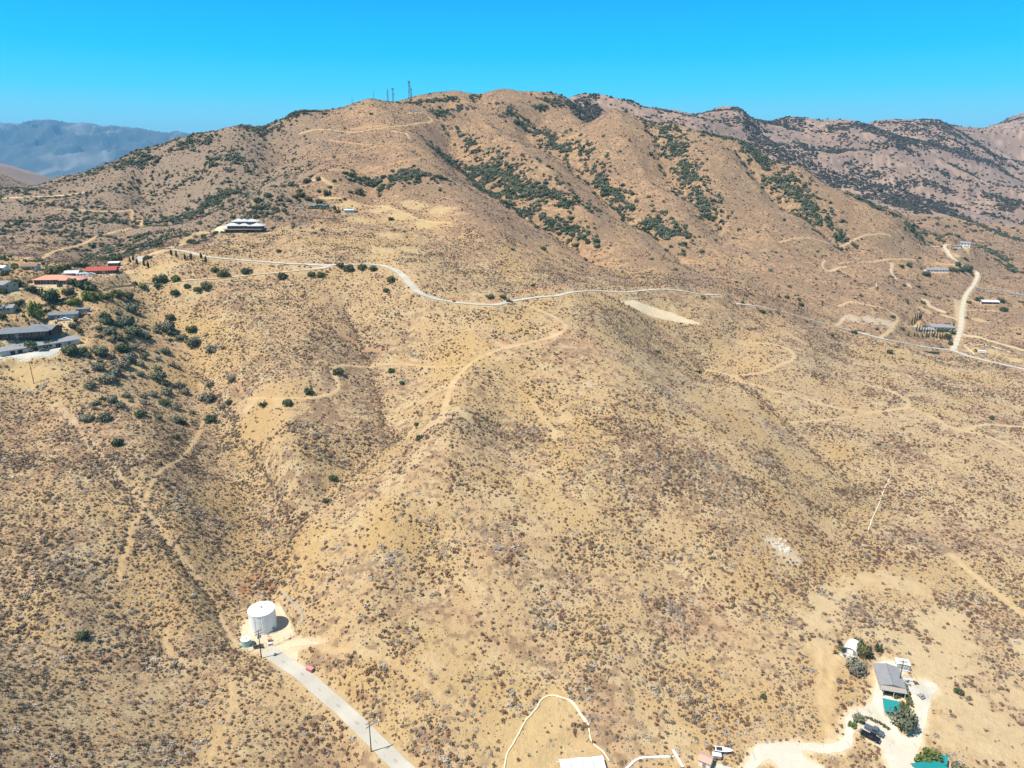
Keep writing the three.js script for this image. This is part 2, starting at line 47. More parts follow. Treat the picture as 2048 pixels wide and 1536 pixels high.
const VEG={'ravine':[[-254.0,-395.6,4.8], [-251.5,-401.8,3.1], [-244.1,-407.2,4.9], [-238.7,-407.3,2.6], [-247.5,-399.1,2.6], [-236.5,-390.0,3.9], [-240.5,-399.0,2.0], [-227.3,-380.9,5.5], [-228.9,-391.5,4.2], [-230.6,-369.3,3.7], [-239.8,-383.3,1.6], [-257.9,-440.4,4.3], [-258.8,-457.8,3.5], [-259.0,-475.3,5.0], [-257.0,-430.4,2.7], [-253.7,-443.5,3.1], [-249.4,-451.1,7.0], [-250.2,-431.3,4.6], [-243.8,-442.8,6.2], [-245.0,-429.6,3.9], [-241.5,-436.5,3.4], [-252.6,-423.6,2.1], [-246.9,-424.4,2.1], [-245.2,-461.5,2.3], [-239.7,-448.7,4.1], [-237.6,-451.6,2.6], [-237.6,-420.8,5.1], [-236.1,-429.5,3.7], [-230.4,-413.6,5.0], [-228.5,-424.9,3.3], [-232.5,-432.5,2.5], [-229.7,-403.0,4.3], [-234.4,-402.9,2.9], [-225.0,-413.7,3.0], [-235.3,-470.2,6.6], [-238.4,-464.4,2.9], [-230.5,-467.9,4.0], [-223.6,-466.4,4.3], [-214.7,-463.0,5.6], [-219.4,-474.5,4.0], [-238.8,-488.0,3.8], [-228.3,-440.9,1.9], [-225.1,-446.7,3.8], [-228.7,-461.6,1.6], [-197.9,-451.7,4.8], [-188.9,-449.3,2.2], [-224.0,-433.5,2.2], [-216.2,-434.0,2.5], [-212.9,-434.4,2.2], [-218.0,-418.9,2.7], [-212.4,-406.2,5.6], [-207.4,-405.8,2.9], [-201.7,-410.5,4.2], [-203.3,-396.3,4.0], [-197.9,-406.5,3.2], [-206.1,-386.2,3.1], [-206.8,-377.9,2.7], [-202.6,-369.2,2.4], [-196.9,-380.8,3.9], [-191.5,-382.5,3.1], [-214.0,-360.7,3.4], [-219.1,-360.4,1.8], [-208.1,-355.9,3.1], [-212.2,-370.2,2.7], [-207.8,-366.5,1.6], [-219.9,-354.6,2.3], [-218.0,-349.9,1.5], [-216.5,-339.5,3.5], [-209.2,-341.4,4.0], [-196.9,-353.1,3.6], [-190.5,-359.1,2.4], [-185.0,-367.6,3.8], [-182.0,-368.9,2.4], [-184.2,-385.4,2.0], [-172.2,-381.1,3.6], [-176.4,-346.8,2.3], [-190.7,-320.0,3.6], [-183.4,-404.4,5.0], [-171.9,-415.9,3.3], [-187.2,-419.6,2.7], [-167.5,-398.3,2.6], [-171.7,-396.5,2.3], [-222.0,-396.9,1.7], [-220.1,-402.9,2.9]],'village':[[-324.3,-464.0,4.0], [-321.3,-501.0,6.2], [-321.9,-516.6,2.6], [-322.2,-528.0,3.3], [-318.6,-530.5,2.9], [-311.0,-455.2,3.1], [-296.1,-450.8,5.4], [-291.2,-462.3,3.5], [-298.2,-466.1,1.5], [-293.5,-472.7,3.5], [-287.3,-473.1,4.1], [-282.1,-473.0,3.8], [-276.9,-458.6,4.3], [-273.7,-463.1,3.2], [-306.8,-423.3,3.7], [-306.0,-432.1,3.0], [-319.7,-441.4,3.0], [-306.1,-437.5,1.9], [-281.5,-452.4,3.1], [-270.4,-469.4,3.5], [-270.7,-482.7,4.2], [-268.7,-492.2,4.0], [-281.3,-495.3,1.8], [-281.3,-501.9,1.2], [-276.8,-518.0,2.3], [-270.0,-516.4,2.6], [-261.0,-520.5,2.6], [-262.0,-527.9,4.9], [-252.7,-530.8,3.6], [-246.0,-513.7,3.2], [-266.9,-422.7,2.4], [-263.4,-421.6,1.9], [-267.6,-408.4,2.9], [-268.9,-399.3,3.1], [-274.4,-391.5,3.5], [-281.0,-390.6,2.7], [-279.5,-393.5,2.5], [-272.0,-396.6,2.5], [-255.1,-394.7,4.3], [-252.2,-395.4,2.3], [-258.4,-441.3,3.9], [-292.1,-574.6,3.2], [-344.4,-481.6,2.7], [-307.9,-457.2,1.7], [-356.1,-627.0,2.3], [-331.6,-599.2,4.4], [-327.1,-480.1,1.5], [-307.2,-497.6,2.2], [-310.8,-511.4,1.9], [-290.8,-443.1,1.7], [-288.6,-449.1,1.7], [-288.1,-388.0,2.0]],'road':[[-313.6,-699.6,3.0], [-274.0,-623.9,2.7], [-225.2,-521.7,4.2], [-231.0,-518.0,3.0], [-239.3,-521.4,2.7], [-229.5,-549.5,3.2], [-220.4,-543.7,4.7], [-206.6,-552.8,4.0], [-174.4,-540.6,3.9], [-153.9,-544.8,3.1], [-146.8,-544.4,3.1], [-135.2,-560.5,2.8], [-128.4,-558.5,4.0], [-118.3,-560.2,3.6], [-108.4,-557.0,3.2], [-191.4,-588.0,2.1], [-91.4,-532.8,3.4], [-93.4,-522.3,2.4], [-16.4,-512.3,2.9], [-6.6,-515.3,2.4], [-41.7,-504.0,1.4], [-42.5,-525.9,1.3], [16.6,-560.2,1.8]],'knoll':[[-233.0,-839.9,4.7], [-218.0,-832.7,2.9], [-200.2,-830.6,2.3], [-194.2,-834.8,1.7], [-203.0,-821.1,2.3], [-247.8,-826.0,3.4], [-262.1,-816.7,2.3], [-254.0,-820.0,2.9], [-258.7,-775.7,4.3], [-261.8,-757.7,4.8], [-256.2,-723.8,3.1], [-246.2,-715.0,3.0], [-252.3,-731.2,4.6], [-248.3,-738.3,3.6], [-235.3,-726.2,3.6], [-237.7,-744.7,2.6], [-241.9,-764.4,2.7], [-233.2,-809.1,4.0], [-229.3,-798.1,4.5], [-233.5,-789.2,3.3], [-214.6,-816.0,2.3], [-204.5,-810.7,4.5], [-220.9,-794.7,4.5], [-208.8,-794.2,4.5], [-233.2,-768.6,2.7], [-171.3,-820.7,5.2], [-179.2,-815.2,2.8], [-181.5,-793.0,2.2], [-185.6,-791.4,1.7], [-165.3,-845.4,3.5], [-157.8,-842.9,3.5], [-155.9,-845.6,2.9], [-171.3,-860.2,3.0], [-329.9,-766.3,2.7], [-316.8,-756.0,1.6], [-298.7,-748.1,3.2], [-254.8,-703.9,2.5], [-245.8,-701.3,3.0], [-239.1,-702.3,3.0], [-234.2,-709.0,2.5], [-231.3,-719.4,2.5], [-225.7,-720.9,3.0]],'slope':[[-106.7,-416.0,3.3], [-76.9,-434.4,2.2], [-68.4,-420.3,1.7], [-116.3,-385.8,2.7], [-124.5,-373.2,2.7], [-140.2,-378.6,1.9], [-52.1,-364.0,1.5], [-47.7,-340.9,1.9], [-89.7,-325.6,2.1], [113.6,-451.2,1.2], [338.8,-470.9,1.9], [-147.1,-206.6,2.1], [-89.3,-308.0,1.7], [158.4,-207.1,1.5], [87.7,-202.7,1.2], [91.1,-378.1,0.8], [108.5,-510.4,1.7], [139.6,-509.6,1.9], [329.9,-667.7,2.7], [343.8,-625.0,2.7]],'right':[[631.5,-985.0,6.9], [615.1,-970.4,4.8], [601.0,-962.2,4.7], [617.9,-988.6,4.2], [591.2,-959.8,4.0], [542.5,-929.0,5.2], [514.8,-941.2,3.3], [528.2,-949.2,4.0], [564.1,-848.3,4.8], [586.9,-842.9,4.2], [569.9,-810.6,4.6], [545.2,-836.7,3.0], [640.0,-1070.2,2.2], [556.9,-969.2,2.0], [647.3,-1048.2,1.8], [647.6,-1024.1,2.5], [653.9,-1024.0,1.4], [458.1,-985.3,2.7], [391.5,-695.0,2.0], [432.9,-680.8,2.5], [453.5,-712.6,3.1], [462.2,-738.4,3.2], [425.4,-724.3,2.6], [436.1,-733.6,2.4], [442.3,-716.0,3.1], [448.9,-718.1,3.1], [439.8,-697.7,3.5]]};
const STRIPS=[[10,[[-97.0,-1217.8], [-74.6,-1190.5], [-52.6,-1139.0]]], [17,[[-18.3,-1322.4], [2.6,-1296.9], [46.3,-1290.0], [71.9,-1209.6], [94.2,-1141.4], [101.6,-1111.7]]], [26,[[-97.6,-1061.7], [-59.7,-1080.9], [-21.6,-1029.8], [12.9,-951.8], [44.5,-920.4], [69.8,-879.4]]], [13,[[-58.7,-1059.5], [-32.5,-998.2], [1.9,-912.1], [41.9,-856.9], [70.0,-822.6], [91.5,-792.7]]], [15,[[110.1,-1088.5], [132.3,-1019.6], [149.9,-975.5], [172.0,-914.4], [205.1,-852.3]]], [9,[[-134.6,-1246.3], [-103.0,-1260.9], [-70.3,-1303.8]]], [7,[[15.3,-1375.9], [32.4,-1368.2], [64.8,-1389.4]]], [10,[[62.6,-1403.0], [98.3,-1411.8], [164.8,-1656.3]]], [18,[[238.5,-1208.5], [249.4,-1059.1], [256.5,-972.7], [261.3,-948.9]]], [24,[[321.7,-1176.2], [603.2,-1898.2], [379.2,-1121.3], [411.9,-1066.9], [420.6,-1011.3], [445.2,-984.3]]], [12,[[488.0,-1088.4], [545.8,-1088.8], [583.1,-1074.6], [676.3,-1116.1]]], [12,[[924.4,-1531.1], [951.6,-1457.0], [962.6,-1357.6]]], [12,[[810.7,-1248.8], [768.7,-1125.3], [758.3,-1055.1]]], [14,[[173.5,-912.2], [209.9,-866.8]]], [14,[[-383.7,-1103.1], [-355.2,-1157.1], [-300.8,-1188.7]]], [16,[[-527.0,-1011.9], [-492.4,-1060.8], [-426.9,-1061.0]]], [14,[[-428.8,-986.5], [-389.5,-991.0], [-362.1,-1031.1]]], [14,[[-395.2,-851.8], [-372.2,-870.2], [-351.4,-932.9]]], [7,[[-186.3,-1266.9], [-130.0,-1286.6], [-57.5,-1372.1]]], [8,[[-193.9,-859.9], [-151.6,-847.2], [-101.3,-861.4]]], [16,[[-137.1,-828.1], [-113.3,-865.4], [-91.4,-849.0]]]];
const AT={'tank':[-96.2,-233.9],'tank2':[-99.0,-223.2],'pole_tank':[-91.0,-216.0],'skid':[-94.1,-222.1],'valve':[-90.9,-225.3],'cabinet':[-90.3,-223.2],'pipe':[-92.4,-227.7],'redbox':[-72.1,-211.1],'pole_road':[-44.6,-179.5],'quonset':[128.3,-225.3],'house':[134.7,-210.2],'garage':[129.1,-197.2],'pole_house':[137.6,-208.7],'redshed':[135.9,-215.7],'whiteshed':[133.9,-214.1],'pergola':[143.1,-217.4],'truck1':[119.7,-189.2],'truck2':[118.0,-187.8],'barn':[128.9,-171.7],'carport':[135.2,-177.1],'bbq':[142.7,-203.4],'timber':[145.8,-229.6],'oak1':[125.0,-215.0],'oak2':[131.7,-222.4],'oak3':[132.2,-228.5],'oak4':[130.0,-191.0],'oak5':[133.1,-197.3],'oak6':[131.6,-177.9],'oak7':[139.2,-174.4],'bush1':[116.7,-193.5],'bush2':[113.4,-191.5],'bush3':[115.4,-189.3],'bushr1':[131.6,-204.9],'bushr2':[133.6,-203.1],'tree_small':[138.4,-225.4],'yucca':[122.9,-225.4],'yucca2':[120.9,-223.4],'yucca3':[123.8,-223.9],'yucca4':[124.5,-227.5],'greenhouse':[22.0,-173.7],'pinkshed':[60.9,-177.1],'boat':[67.7,-181.2],'cart':[64.9,-179.3],'redtile':[-309.2,-479.7],'workshop':[-317.2,-492.6],'redhouse':[-300.7,-522.3],'darkshed':[-321.8,-576.9],'container':[-298.1,-573.9],'tanhouse':[-324.7,-450.7],'rv':[-301.7,-499.0],'greyhouse':[-283.6,-401.4],'greyhouse2':[-277.7,-411.8],'longgarage':[-277.9,-433.2],'smallshed':[-272.4,-444.3],'stable0':[-284.5,-382.5],'stable1':[-259.7,-410.1],'pole_left':[-258.9,-366.7],'pole_mid':[-163.9,-276.7],'bigpine':[-289.5,-423.2],'whiteroof':[-352.3,-490.7],'modern':[-242.5,-659.0],'house2':[-201.4,-765.4],'shed2':[-165.7,-740.3],'car_a':[-219.4,-741.2],'car_b':[-214.9,-745.1],'pole_a':[-322.1,-701.3],'pole_b':[-275.6,-723.2],'pole_c':[-232.8,-749.6],'pole_d':[-171.7,-795.5],'pole_e':[-245.4,-1058.1],'pole_f':[-269.6,-1094.8],'pole_g':[-149.6,-997.7],'cyph':[452.4,-729.7],'cyph2':[428.3,-719.6],'pool':[427.8,-737.9],'longwhite':[569.4,-954.7],'white2':[679.2,-1077.0],'white2b':[660.4,-1066.8],'lowhouse':[567.2,-834.0],'lot_trailer':[449.4,-656.2],'lot_tractor':[446.2,-661.3],'hedge':[398.1,-652.1],'pole_r':[632.9,-911.5],'tower1':[-175.7,-1308.1],'tower2':[-202.6,-1299.3],'tower3':[-205.6,-1261.9],'tower4':[-225.1,-1241.6],'tower5':[-256.6,-1223.1],'tower6':[-172.9,-1313.1],'hut':[-153.7,-1227.8],'pole_t':[-152.3,-1235.0],'pylon1':[1026.2,-1644.4],'pylon2':[1034.1,-1646.5],'pylon3':[842.4,-1846.1],'pylon4':[752.4,-1877.4],'car_road':[-1.8,-507.6]};
const CYP={'front':[[411.6,-705.1], [414.5,-705.4], [417.2,-705.4], [419.7,-705.0], [422.0,-704.4], [424.3,-703.5], [426.5,-702.7], [428.4,-701.3], [430.4,-700.2], [432.2,-698.7], [433.7,-696.8], [435.3,-695.0], [436.8,-693.1]],'tall':[[428.0,-743.8], [431.0,-745.1], [434.2,-746.9], [437.4,-748.5], [440.1,-749.5]],'side':[[436.6,-688.3], [442.6,-697.4], [451.3,-710.6], [462.3,-726.7], [472.6,-743.2]],'low':[[391.8,-683.1], [400.2,-687.4], [404.0,-688.8], [411.5,-693.8], [416.6,-695.4], [420.7,-698.2], [425.3,-698.2], [427.9,-696.4], [431.0,-695.5]],'roadside':[[-258.8,-565.2], [-254.2,-566.0], [-241.4,-563.7], [-268.1,-571.8], [-274.9,-577.9], [-248.2,-570.2], [-304.0,-573.3], [-296.7,-564.3], [-280.5,-549.6], [-285.9,-553.9], [-312.0,-583.1]]};
const WATTLES=[[[-2.5,-173.5], [-1.2,-180.0], [1.1,-184.0], [4.0,-190.2], [7.8,-195.3], [10.5,-199.6], [14.6,-200.8], [20.0,-198.4], [22.9,-193.7], [25.0,-189.8], [26.1,-185.1], [29.3,-181.4], [30.8,-178.1]], [[15.1,-200.6], [20.7,-198.6], [23.5,-193.7], [25.5,-189.9]], [[174.1,-309.7], [187.2,-329.7], [196.8,-343.7], [208.6,-361.8], [220.7,-378.2]], [[444.2,-676.7], [450.6,-680.1], [466.4,-677.7], [478.9,-663.9], [479.1,-651.1]], [[444.2,-676.7], [443.4,-667.8], [439.8,-651.6]], [[428.9,-833.7], [421.9,-818.0], [409.8,-798.0], [400.6,-794.0]], [[103.3,-578.3], [88.5,-562.4]]];
const CURBS=[[[35.4,-175.0], [39.8,-178.7], [45.4,-179.7], [51.3,-179.9]], [[51.8,-182.4], [53.6,-175.9]]];
const DITCHES=[[[-95.1,-254.4], [-87.8,-244.9], [-82.8,-238.0], [-80.9,-233.8], [-81.1,-231.8]], [[-111.7,-240.7], [-108.7,-242.9], [-105.6,-245.3]], [[-99.6,-250.9], [-96.0,-252.6]]];
const WALLS=[[[-279.4,-481.9], [-277.2,-513.9], [-256.2,-530.5]], [[-277.5,-423.2], [-273.3,-432.7], [-268.8,-440.2]], [[-291.3,-397.2], [-276.9,-402.1], [-274.4,-415.3]], [[-296.3,-441.8], [-291.3,-454.0], [-286.5,-460.8]], [[-275.7,-415.9], [-273.4,-421.4]]];
const FENCES=[[[-101.0,-217.0], [-96.7,-219.0], [-95.1,-220.5], [-92.0,-221.6], [-89.4,-222.7], [-86.6,-223.7], [-83.7,-224.9], [-80.9,-226.0]], [[-80.9,-226.0], [-84.1,-232.4], [-86.0,-236.1], [-89.4,-240.9], [-95.0,-249.1]]];
// ---------------------------------------------------------------- helpers
function rng(seed) { let a = seed >>> 0; return () => { a = (a + 0x6D2B79F5) | 0; let t = Math.imul(a ^ (a >>> 15), 1 | a); t = (t + Math.imul(t ^ (t >>> 7), 61 | t)) ^ t; return ((t ^ (t >>> 14)) >>> 0) / 4294967296; }; }
function h2(ix, iz) {
  let a = (Math.imul(ix, 374761393) + Math.imul(iz, 668265263)) >>> 0;
  a = Math.imul(a ^ (a >>> 13), 1274126177) >>> 0;
  return ((a ^ (a >>> 16)) & 0xffffff) / 16777216;
}
function noise(x, z) {
  const ix = Math.floor(x), iz = Math.floor(z), fx = x - ix, fz = z - iz;
  const ux = fx * fx * fx * (fx * (fx * 6 - 15) + 10), uz = fz * fz * fz * (fz * (fz * 6 - 15) + 10);
  const a = h2(ix, iz), b = h2(ix + 1, iz), c = h2(ix, iz + 1), d = h2(ix + 1, iz + 1);
  return (a + (b - a) * ux + (c - a) * uz + (a - b - c + d) * ux * uz) * 2 - 1;
}
function fbm(x, z, o) { let s = 0, a = 1, t = 0, m = 1; for (let i = 0; i < o; i++) { s += a * noise(x * m + i * 17.3, z * m - i * 9.1); t += a; a *= .5; m *= 2; } return s / t; }
const taken = {};
function numbered(n) { const k = taken[n] = (taken[n] ?? -1) + 1; return k ? n + '_' + String(k).padStart(3, '0') : n; }
function tag(o, label, category, group) { o.userData.label = label; o.userData.category = category; if (group) o.userData.group = group; return o; }
function mesh(name, geo, mat, parent) { const m = new THREE.Mesh(geo, mat); m.name = parent === scene ? numbered(name) : name; m.castShadow = m.receiveShadow = true; (parent ?? scene).add(m); return m; }
function struct(name, geo, mat) { const m = mesh(name, geo, mat, scene); m.userData.kind = 'structure'; return m; }
const lin = (r, g, b) => new THREE.Color().setRGB(r, g, b);
function std(color, rough = .9, extra = {}) { return new THREE.MeshStandardMaterial({ color, roughness: rough, ...extra }); }

// ---------------------------------------------------------------- terrain: thin-plate surface through the survey points, plus relief
const NS = SURVEY.length, SQ = SURVEY.map(([x, f]) => [x / (f + 40) * 2.2, Math.log(f + 40)]);
const kern = (d) => d > 1e-12 ? .5 * d * Math.log(d) : 0;
const SW = (() => {
  const n = NS + 3, A = [], b = new Float64Array(n);
  for (let i = 0; i < n; i++) A.push(new Float64Array(n));
  for (let i = 0; i < NS; i++) {
    for (let j = 0; j < NS; j++) A[i][j] = kern((SQ[i][0] - SQ[j][0]) ** 2 + (SQ[i][1] - SQ[j][1]) ** 2) + (i === j ? 2e-4 : 0);
    A[i][NS] = A[NS][i] = 1; A[i][NS + 1] = A[NS + 1][i] = SQ[i][0]; A[i][NS + 2] = A[NS + 2][i] = SQ[i][1]; b[i] = SURVEY[i][2];
  }
  for (let k = 0; k < n; k++) {
    let p = k; for (let i = k + 1; i < n; i++) if (Math.abs(A[i][k]) > Math.abs(A[p][k])) p = i;
    [A[k], A[p]] = [A[p], A[k]]; [b[k], b[p]] = [b[p], b[k]];
    for (let i = k + 1; i < n; i++) { const f = A[i][k] / A[k][k]; if (f) { for (let j = k; j < n; j++) A[i][j] -= f * A[k][j]; b[i] -= f * b[k]; } }
  }
  for (let k = n - 1; k >= 0; k--) { for (let j = k + 1; j < n; j++) b[k] -= A[k][j] * b[j]; b[k] /= A[k][k]; }
  return b;
})();
function plate(x, f) {
  const q0 = x / (f + 40) * 2.2, q1 = Math.log(f + 40); let s = SW[NS] + SW[NS + 1] * q0 + SW[NS + 2] * q1;
  for (let i = 0; i < NS; i++) { const a = q0 - SQ[i][0], b = q1 - SQ[i][1], d = a * a + b * b; if (d > 1e-12) s += SW[i] * .5 * d * Math.log(d); }
  return s;
}
function relief(x, f) {
  let s = .55 * fbm(x / 26, f / 26, 3) + .1 * noise(x / 4, f / 4);
  const E = smooth(130, 230, f) * (1 - smooth(560, 900, f)) * (1 - .85 * smooth(40, 130, x) * (1 - smooth(330, 520, f)));
  if (E) s += E * ((1 - Math.abs(fbm(x / 64 + 1.7, f / 64, 2)) * 2) * 1.8 - .9);
  const far = smooth(1350, 2000, f) * (1 - smooth(4000, 7000, f) * .5), mid = smooth(560, 900, f) * (1 - .5 * smooth(850, 1100, f)) * (1 - far);
  if (mid) s += mid * ((1 - Math.abs(fbm(x / 95, f / 95, 3)) * 2) * 3.6 - 1.8 + 1.4 * fbm(x / 28, f / 28, 2));
  if (far) s += far * ((1 - Math.abs(fbm(x / 420 + 3, f / 420, 4)) * 2) * 36 - 18 + 6 * fbm(x / 90, f / 90, 3));
  return s;
}
function crease(x, f) { // ravine bottoms and spur crests run along these lines
  const wx = x + 6 * noise(x / 22, f / 22), wf = f + 6 * noise(x / 22 + 50, f / 22); let s = 0;
  for (const [A, w, P, b] of CREASES) {
    if (wx < b[0] || wx > b[1] || wf < b[2] || wf > b[3]) continue; let d = 1e9;
    for (let i = 1; i < P.length; i++) { const [ax, af] = P[i - 1], ex = P[i][0] - ax, ef = P[i][1] - af, t = Math.min(1, Math.max(0, ((wx - ax) * ex + (wf - af) * ef) / (ex * ex + ef * ef))); d = Math.min(d, Math.hypot(wx - ax - ex * t, wf - af - ef * t)); }
    s += A * Math.exp(-d / w);
  }
  return s;
}
for (const c of CREASES) { const xs = c[2].map((p) => p[0]), fs = c[2].map((p) => p[1]), m = c[1] * 7; c.push([Math.min(...xs) - m, Math.max(...xs) + m, Math.min(...fs) - m, Math.max(...fs) + m]); }
const smoothH = (x, z) => plate(x, -z) + crease(x, -z), rawH = (x, z) => smoothH(x, z) + relief(x, -z);

// levelled ground: road benches and building pads [x, z, radius]
const resample = (pts, step) => {
  const c = new THREE.CatmullRomCurve3(pts.map(([x, z]) => new THREE.Vector3(x, 0, z)), false, 'centripetal');
  const L = c.getLength(), n = Math.max(2, Math.ceil(L / step)); return c.getSpacedPoints(n).map((p) => [p.x, p.z]);
};
const ROAD_W = { ridge: 5.2, lower: 3.6, valley: 5.4, north: 4.8, side: 7, access: 5.4, housespur: 4 };
const levels = new Map(), LC = 12;
function addLevel(x, z, y, r, soft) { const R = r + soft; for (let i = Math.floor((x - R) / LC); i <= Math.floor((x + R) / LC); i++) for (let j = Math.floor((z - R) / LC); j <= Math.floor((z + R) / LC); j++) { const k = i * 100003 + j; (levels.get(k) ?? levels.set(k, []).get(k)).push([x, z, y, r, soft]); } }
const roadLines = {};
for (const [name, pts] of Object.entries(ROADS)) {
  const line = resample(pts, 2.5), ys = line.map(([x, z]) => rawH(x, z)), w = ROAD_W[name];
  const sm = ys.map((_, i) => { let s = 0, n = 0; for (let k = -8; k <= 8; k++) { const y = ys[i + k]; if (y !== undefined) { s += y; n++; } } return s / n; });
  roadLines[name] = line; line.forEach(([x, z], i) => addLevel(x, z, sm[i], w * .5 + .8, 4.5));
}
for (const [w, k, pts] of TRAILS) if (w < 5 && pts[0][1] > -620) { const line = resample(pts, 2.5); for (const [x, z] of line) addLevel(x, z, rawH(x, z), w * .5, 2); }
for (const pts of DITCHES) { const l = resample(pts, 2), ys = l.map(([x, z]) => rawH(x, z)); l.forEach(([x, z], i) => { addLevel(x, z, ys[i], 1.2, 1.5); }); }
const PAD_R = { tank: 9, tank2: 3, skid: 4, quonset: 6, house: 8, garage: 5, greenhouse: 10, pinkshed: 5, barn: 8, carport: 4, redtile: 19, workshop: 7, redhouse: 12, darkshed: 5, container: 5, tanhouse: 12, rv: 5, greyhouse: 14, greyhouse2: 9, longgarage: 10, smallshed: 5, modern: 20, house2: 13, shed2: 7, cyph: 16, cyph2: 10, pool: 7, longwhite: 18, white2: 10, white2b: 7, lowhouse: 12, hut: 8 };
const padY = {};
for (const [n, r] of Object.entries(PAD_R)) { const [x, z] = AT[n]; padY[n] = rawH(x, z); }
padY.house2 += 1.6; padY.greyhouse -= 2.2; padY.shed2 += .8; padY.cyph2 = padY.pool = padY.cyph; padY.greyhouse2 = padY.greyhouse; padY.white2b = padY.white2; padY.skid = padY.tank2 = padY.tank; padY.workshop = padY.redtile; padY.barn = padY.carport;
for (const [n, r] of Object.entries(PAD_R)) addLevel(...AT[n], padY[n], r, n === 'modern' ? 14 : 6);
{ // the bench that carries the long stable
  const [a, b] = [AT.stable0, AT.stable1], y0 = rawH(...a), y1 = rawH(...b), y = (y0 + y1) / 2;
  for (let t = -.15; t <= 1.06; t += .05) addLevel(mix(a[0], b[0], t), mix(a[1], b[1], t), y, 6, 6); padY.stable = y;
}
function levelled(x, z, h) {
  const l = levels.get(Math.floor(x / LC) * 100003 + Math.floor(z / LC)); if (!l) return h;
  let wsum = 0, ysum = 0, best = 0;
  for (const [lx, lz, y, r, soft] of l) { const d = Math.hypot(x - lx, z - lz); if (d >= r + soft) continue; const w = 1 - smooth(r, r + soft, d), k = w * w * w + 1e-6; wsum += k; ysum += k * y; if (w > best) best = w; }
  return wsum ? mix(h, ysum / wsum, best) : h;
}

// grid: rows denser where the ground is near, spread fan-wise so that it reaches the horizon
const rowF = []; { let f = -20; while (f < 9000) { rowF.push(f); f += (f + 40) * (f < 130 ? .04 : f < 1500 ? .0052 : .011) ; } rowF.push(9000); }
const COLS = 640, HALF = 1.05, NR = rowF.length, heights = new Float32Array(NR * (COLS + 1));
for (let i = 0; i < NR; i++) for (let j = 0; j <= COLS; j++) { const f = rowF[i], x = (j / COLS * 2 - 1) * HALF * (f + 40); heights[i * (COLS + 1) + j] = levelled(x, -f, rawH(x, -f)); }
function G(x, z) { // height of the built ground
  const f = Math.min(8999, Math.max(-19.9, -z)); let a = 0, b = NR - 1; while (b - a > 1) { const m = (a + b) >> 1; if (rowF[m] <= f) a = m; else b = m; }
  const t = (f - rowF[a]) / (rowF[a + 1] - rowF[a]), p = Math.min(COLS - 1e-4, Math.max(0, (x / (f + 40) / HALF + 1) / 2 * COLS)), j = Math.floor(p), u = p - j, o = a * (COLS + 1) + j;
  return mix(mix(heights[o], heights[o + 1], u), mix(heights[o + COLS + 1], heights[o + COLS + 2], u), t);
}
function slopeAt(x, z, e = 3) { return [(G(x + e, z) - G(x - e, z)) / (2 * e), (G(x, z + e) - G(x, z - e)) / (2 * e)]; }

// ---------------------------------------------------------------- what the soil is made of: tracks, gravel, red cuts, bare and mown patches
const RX0 = -760, RZ0 = -1330, RC = .8, RWn = Math.ceil(1800 / RC), RHn = Math.ceil(1270 / RC);
const layer = () => new Uint8Array(RWn * RHn);
const soil = { t: layer(), g: layer(), r: layer(), p: layer(), b: layer(), f: layer(), w: layer(), n: layer(), d: layer(), s: layer() };
function stamp(kind, x, z, r, soft, v = 255) {
  const L = soil[kind], R = r + soft, i0 = Math.max(0, Math.floor((x - R - RX0) / RC)), i1 = Math.min(RWn - 1, Math.ceil((x + R - RX0) / RC)), j0 = Math.max(0, Math.floor((z - R - RZ0) / RC)), j1 = Math.min(RHn - 1, Math.ceil((z + R - RZ0) / RC));
  for (let j = j0; j <= j1; j++) for (let i = i0; i <= i1; i++) {
    const px = RX0 + i * RC, pz = RZ0 + j * RC, d = Math.hypot(px - x, pz - z) + noise(px / 2.3, pz / 2.3) * soft * .7, q = v * (1 - smooth(r - soft * .3, r + soft, d)) | 0, o = j * RWn + i;
    if (q > L[o]) L[o] = q;
  }
}
for (const [w, k, pts] of TRAILS) for (const [x, z] of resample(pts, 1)) { stamp(k, x, z, w * .3, .4 + w * .2, k === 'g' ? 90 : w < 1.7 ? 75 : z < -600 ? 140 : 165); stamp('n', x, z, w * .5 + .2, .8); }
for (const [r, k, x, z] of BARE) { stamp(k, x, z, r * .6, r * .8, k === 'r' ? 190 : r < 6 ? 130 : 215); if (k !== 'r') stamp('n', x, z, r * .7, r * .5, k === 'f' ? 215 : 235); }
for (const [n, line] of Object.entries(roadLines)) for (const [x, z] of line) { stamp('b', x, z, ROAD_W[n] * .5 + .6, 2, 180); stamp('n', x, z, ROAD_W[n] * .5 + 1.0, .8); }
for (const n of ['redtile', 'redhouse', 'greyhouse', 'greyhouse2', 'longgarage', 'tanhouse', 'rv', 'workshop', 'darkshed']) stamp('p', AT[n][0] + 4, AT[n][1] + 5, PAD_R[n] * .62, 3.5, 120);
for (const pts of DITCHES) for (const [x, z] of resample(pts, 1)) stamp('n', x, z, .8, .4);
for (const [n, r] of Object.entries(PAD_R)) { stamp('n', ...AT[n], r * .8, 2); stamp('b', ...AT[n], r * .8, 3, 160); }
const inPoly = (x, z, P) => { let c = false; for (let i = 0, j = P.length - 1; i < P.length; j = i++) if ((P[i][1] > z) !== (P[j][1] > z) && x < (P[j][0] - P[i][0]) * (z - P[i][1]) / (P[j][1] - P[i][1]) + P[i][0]) c = !c; return c; };
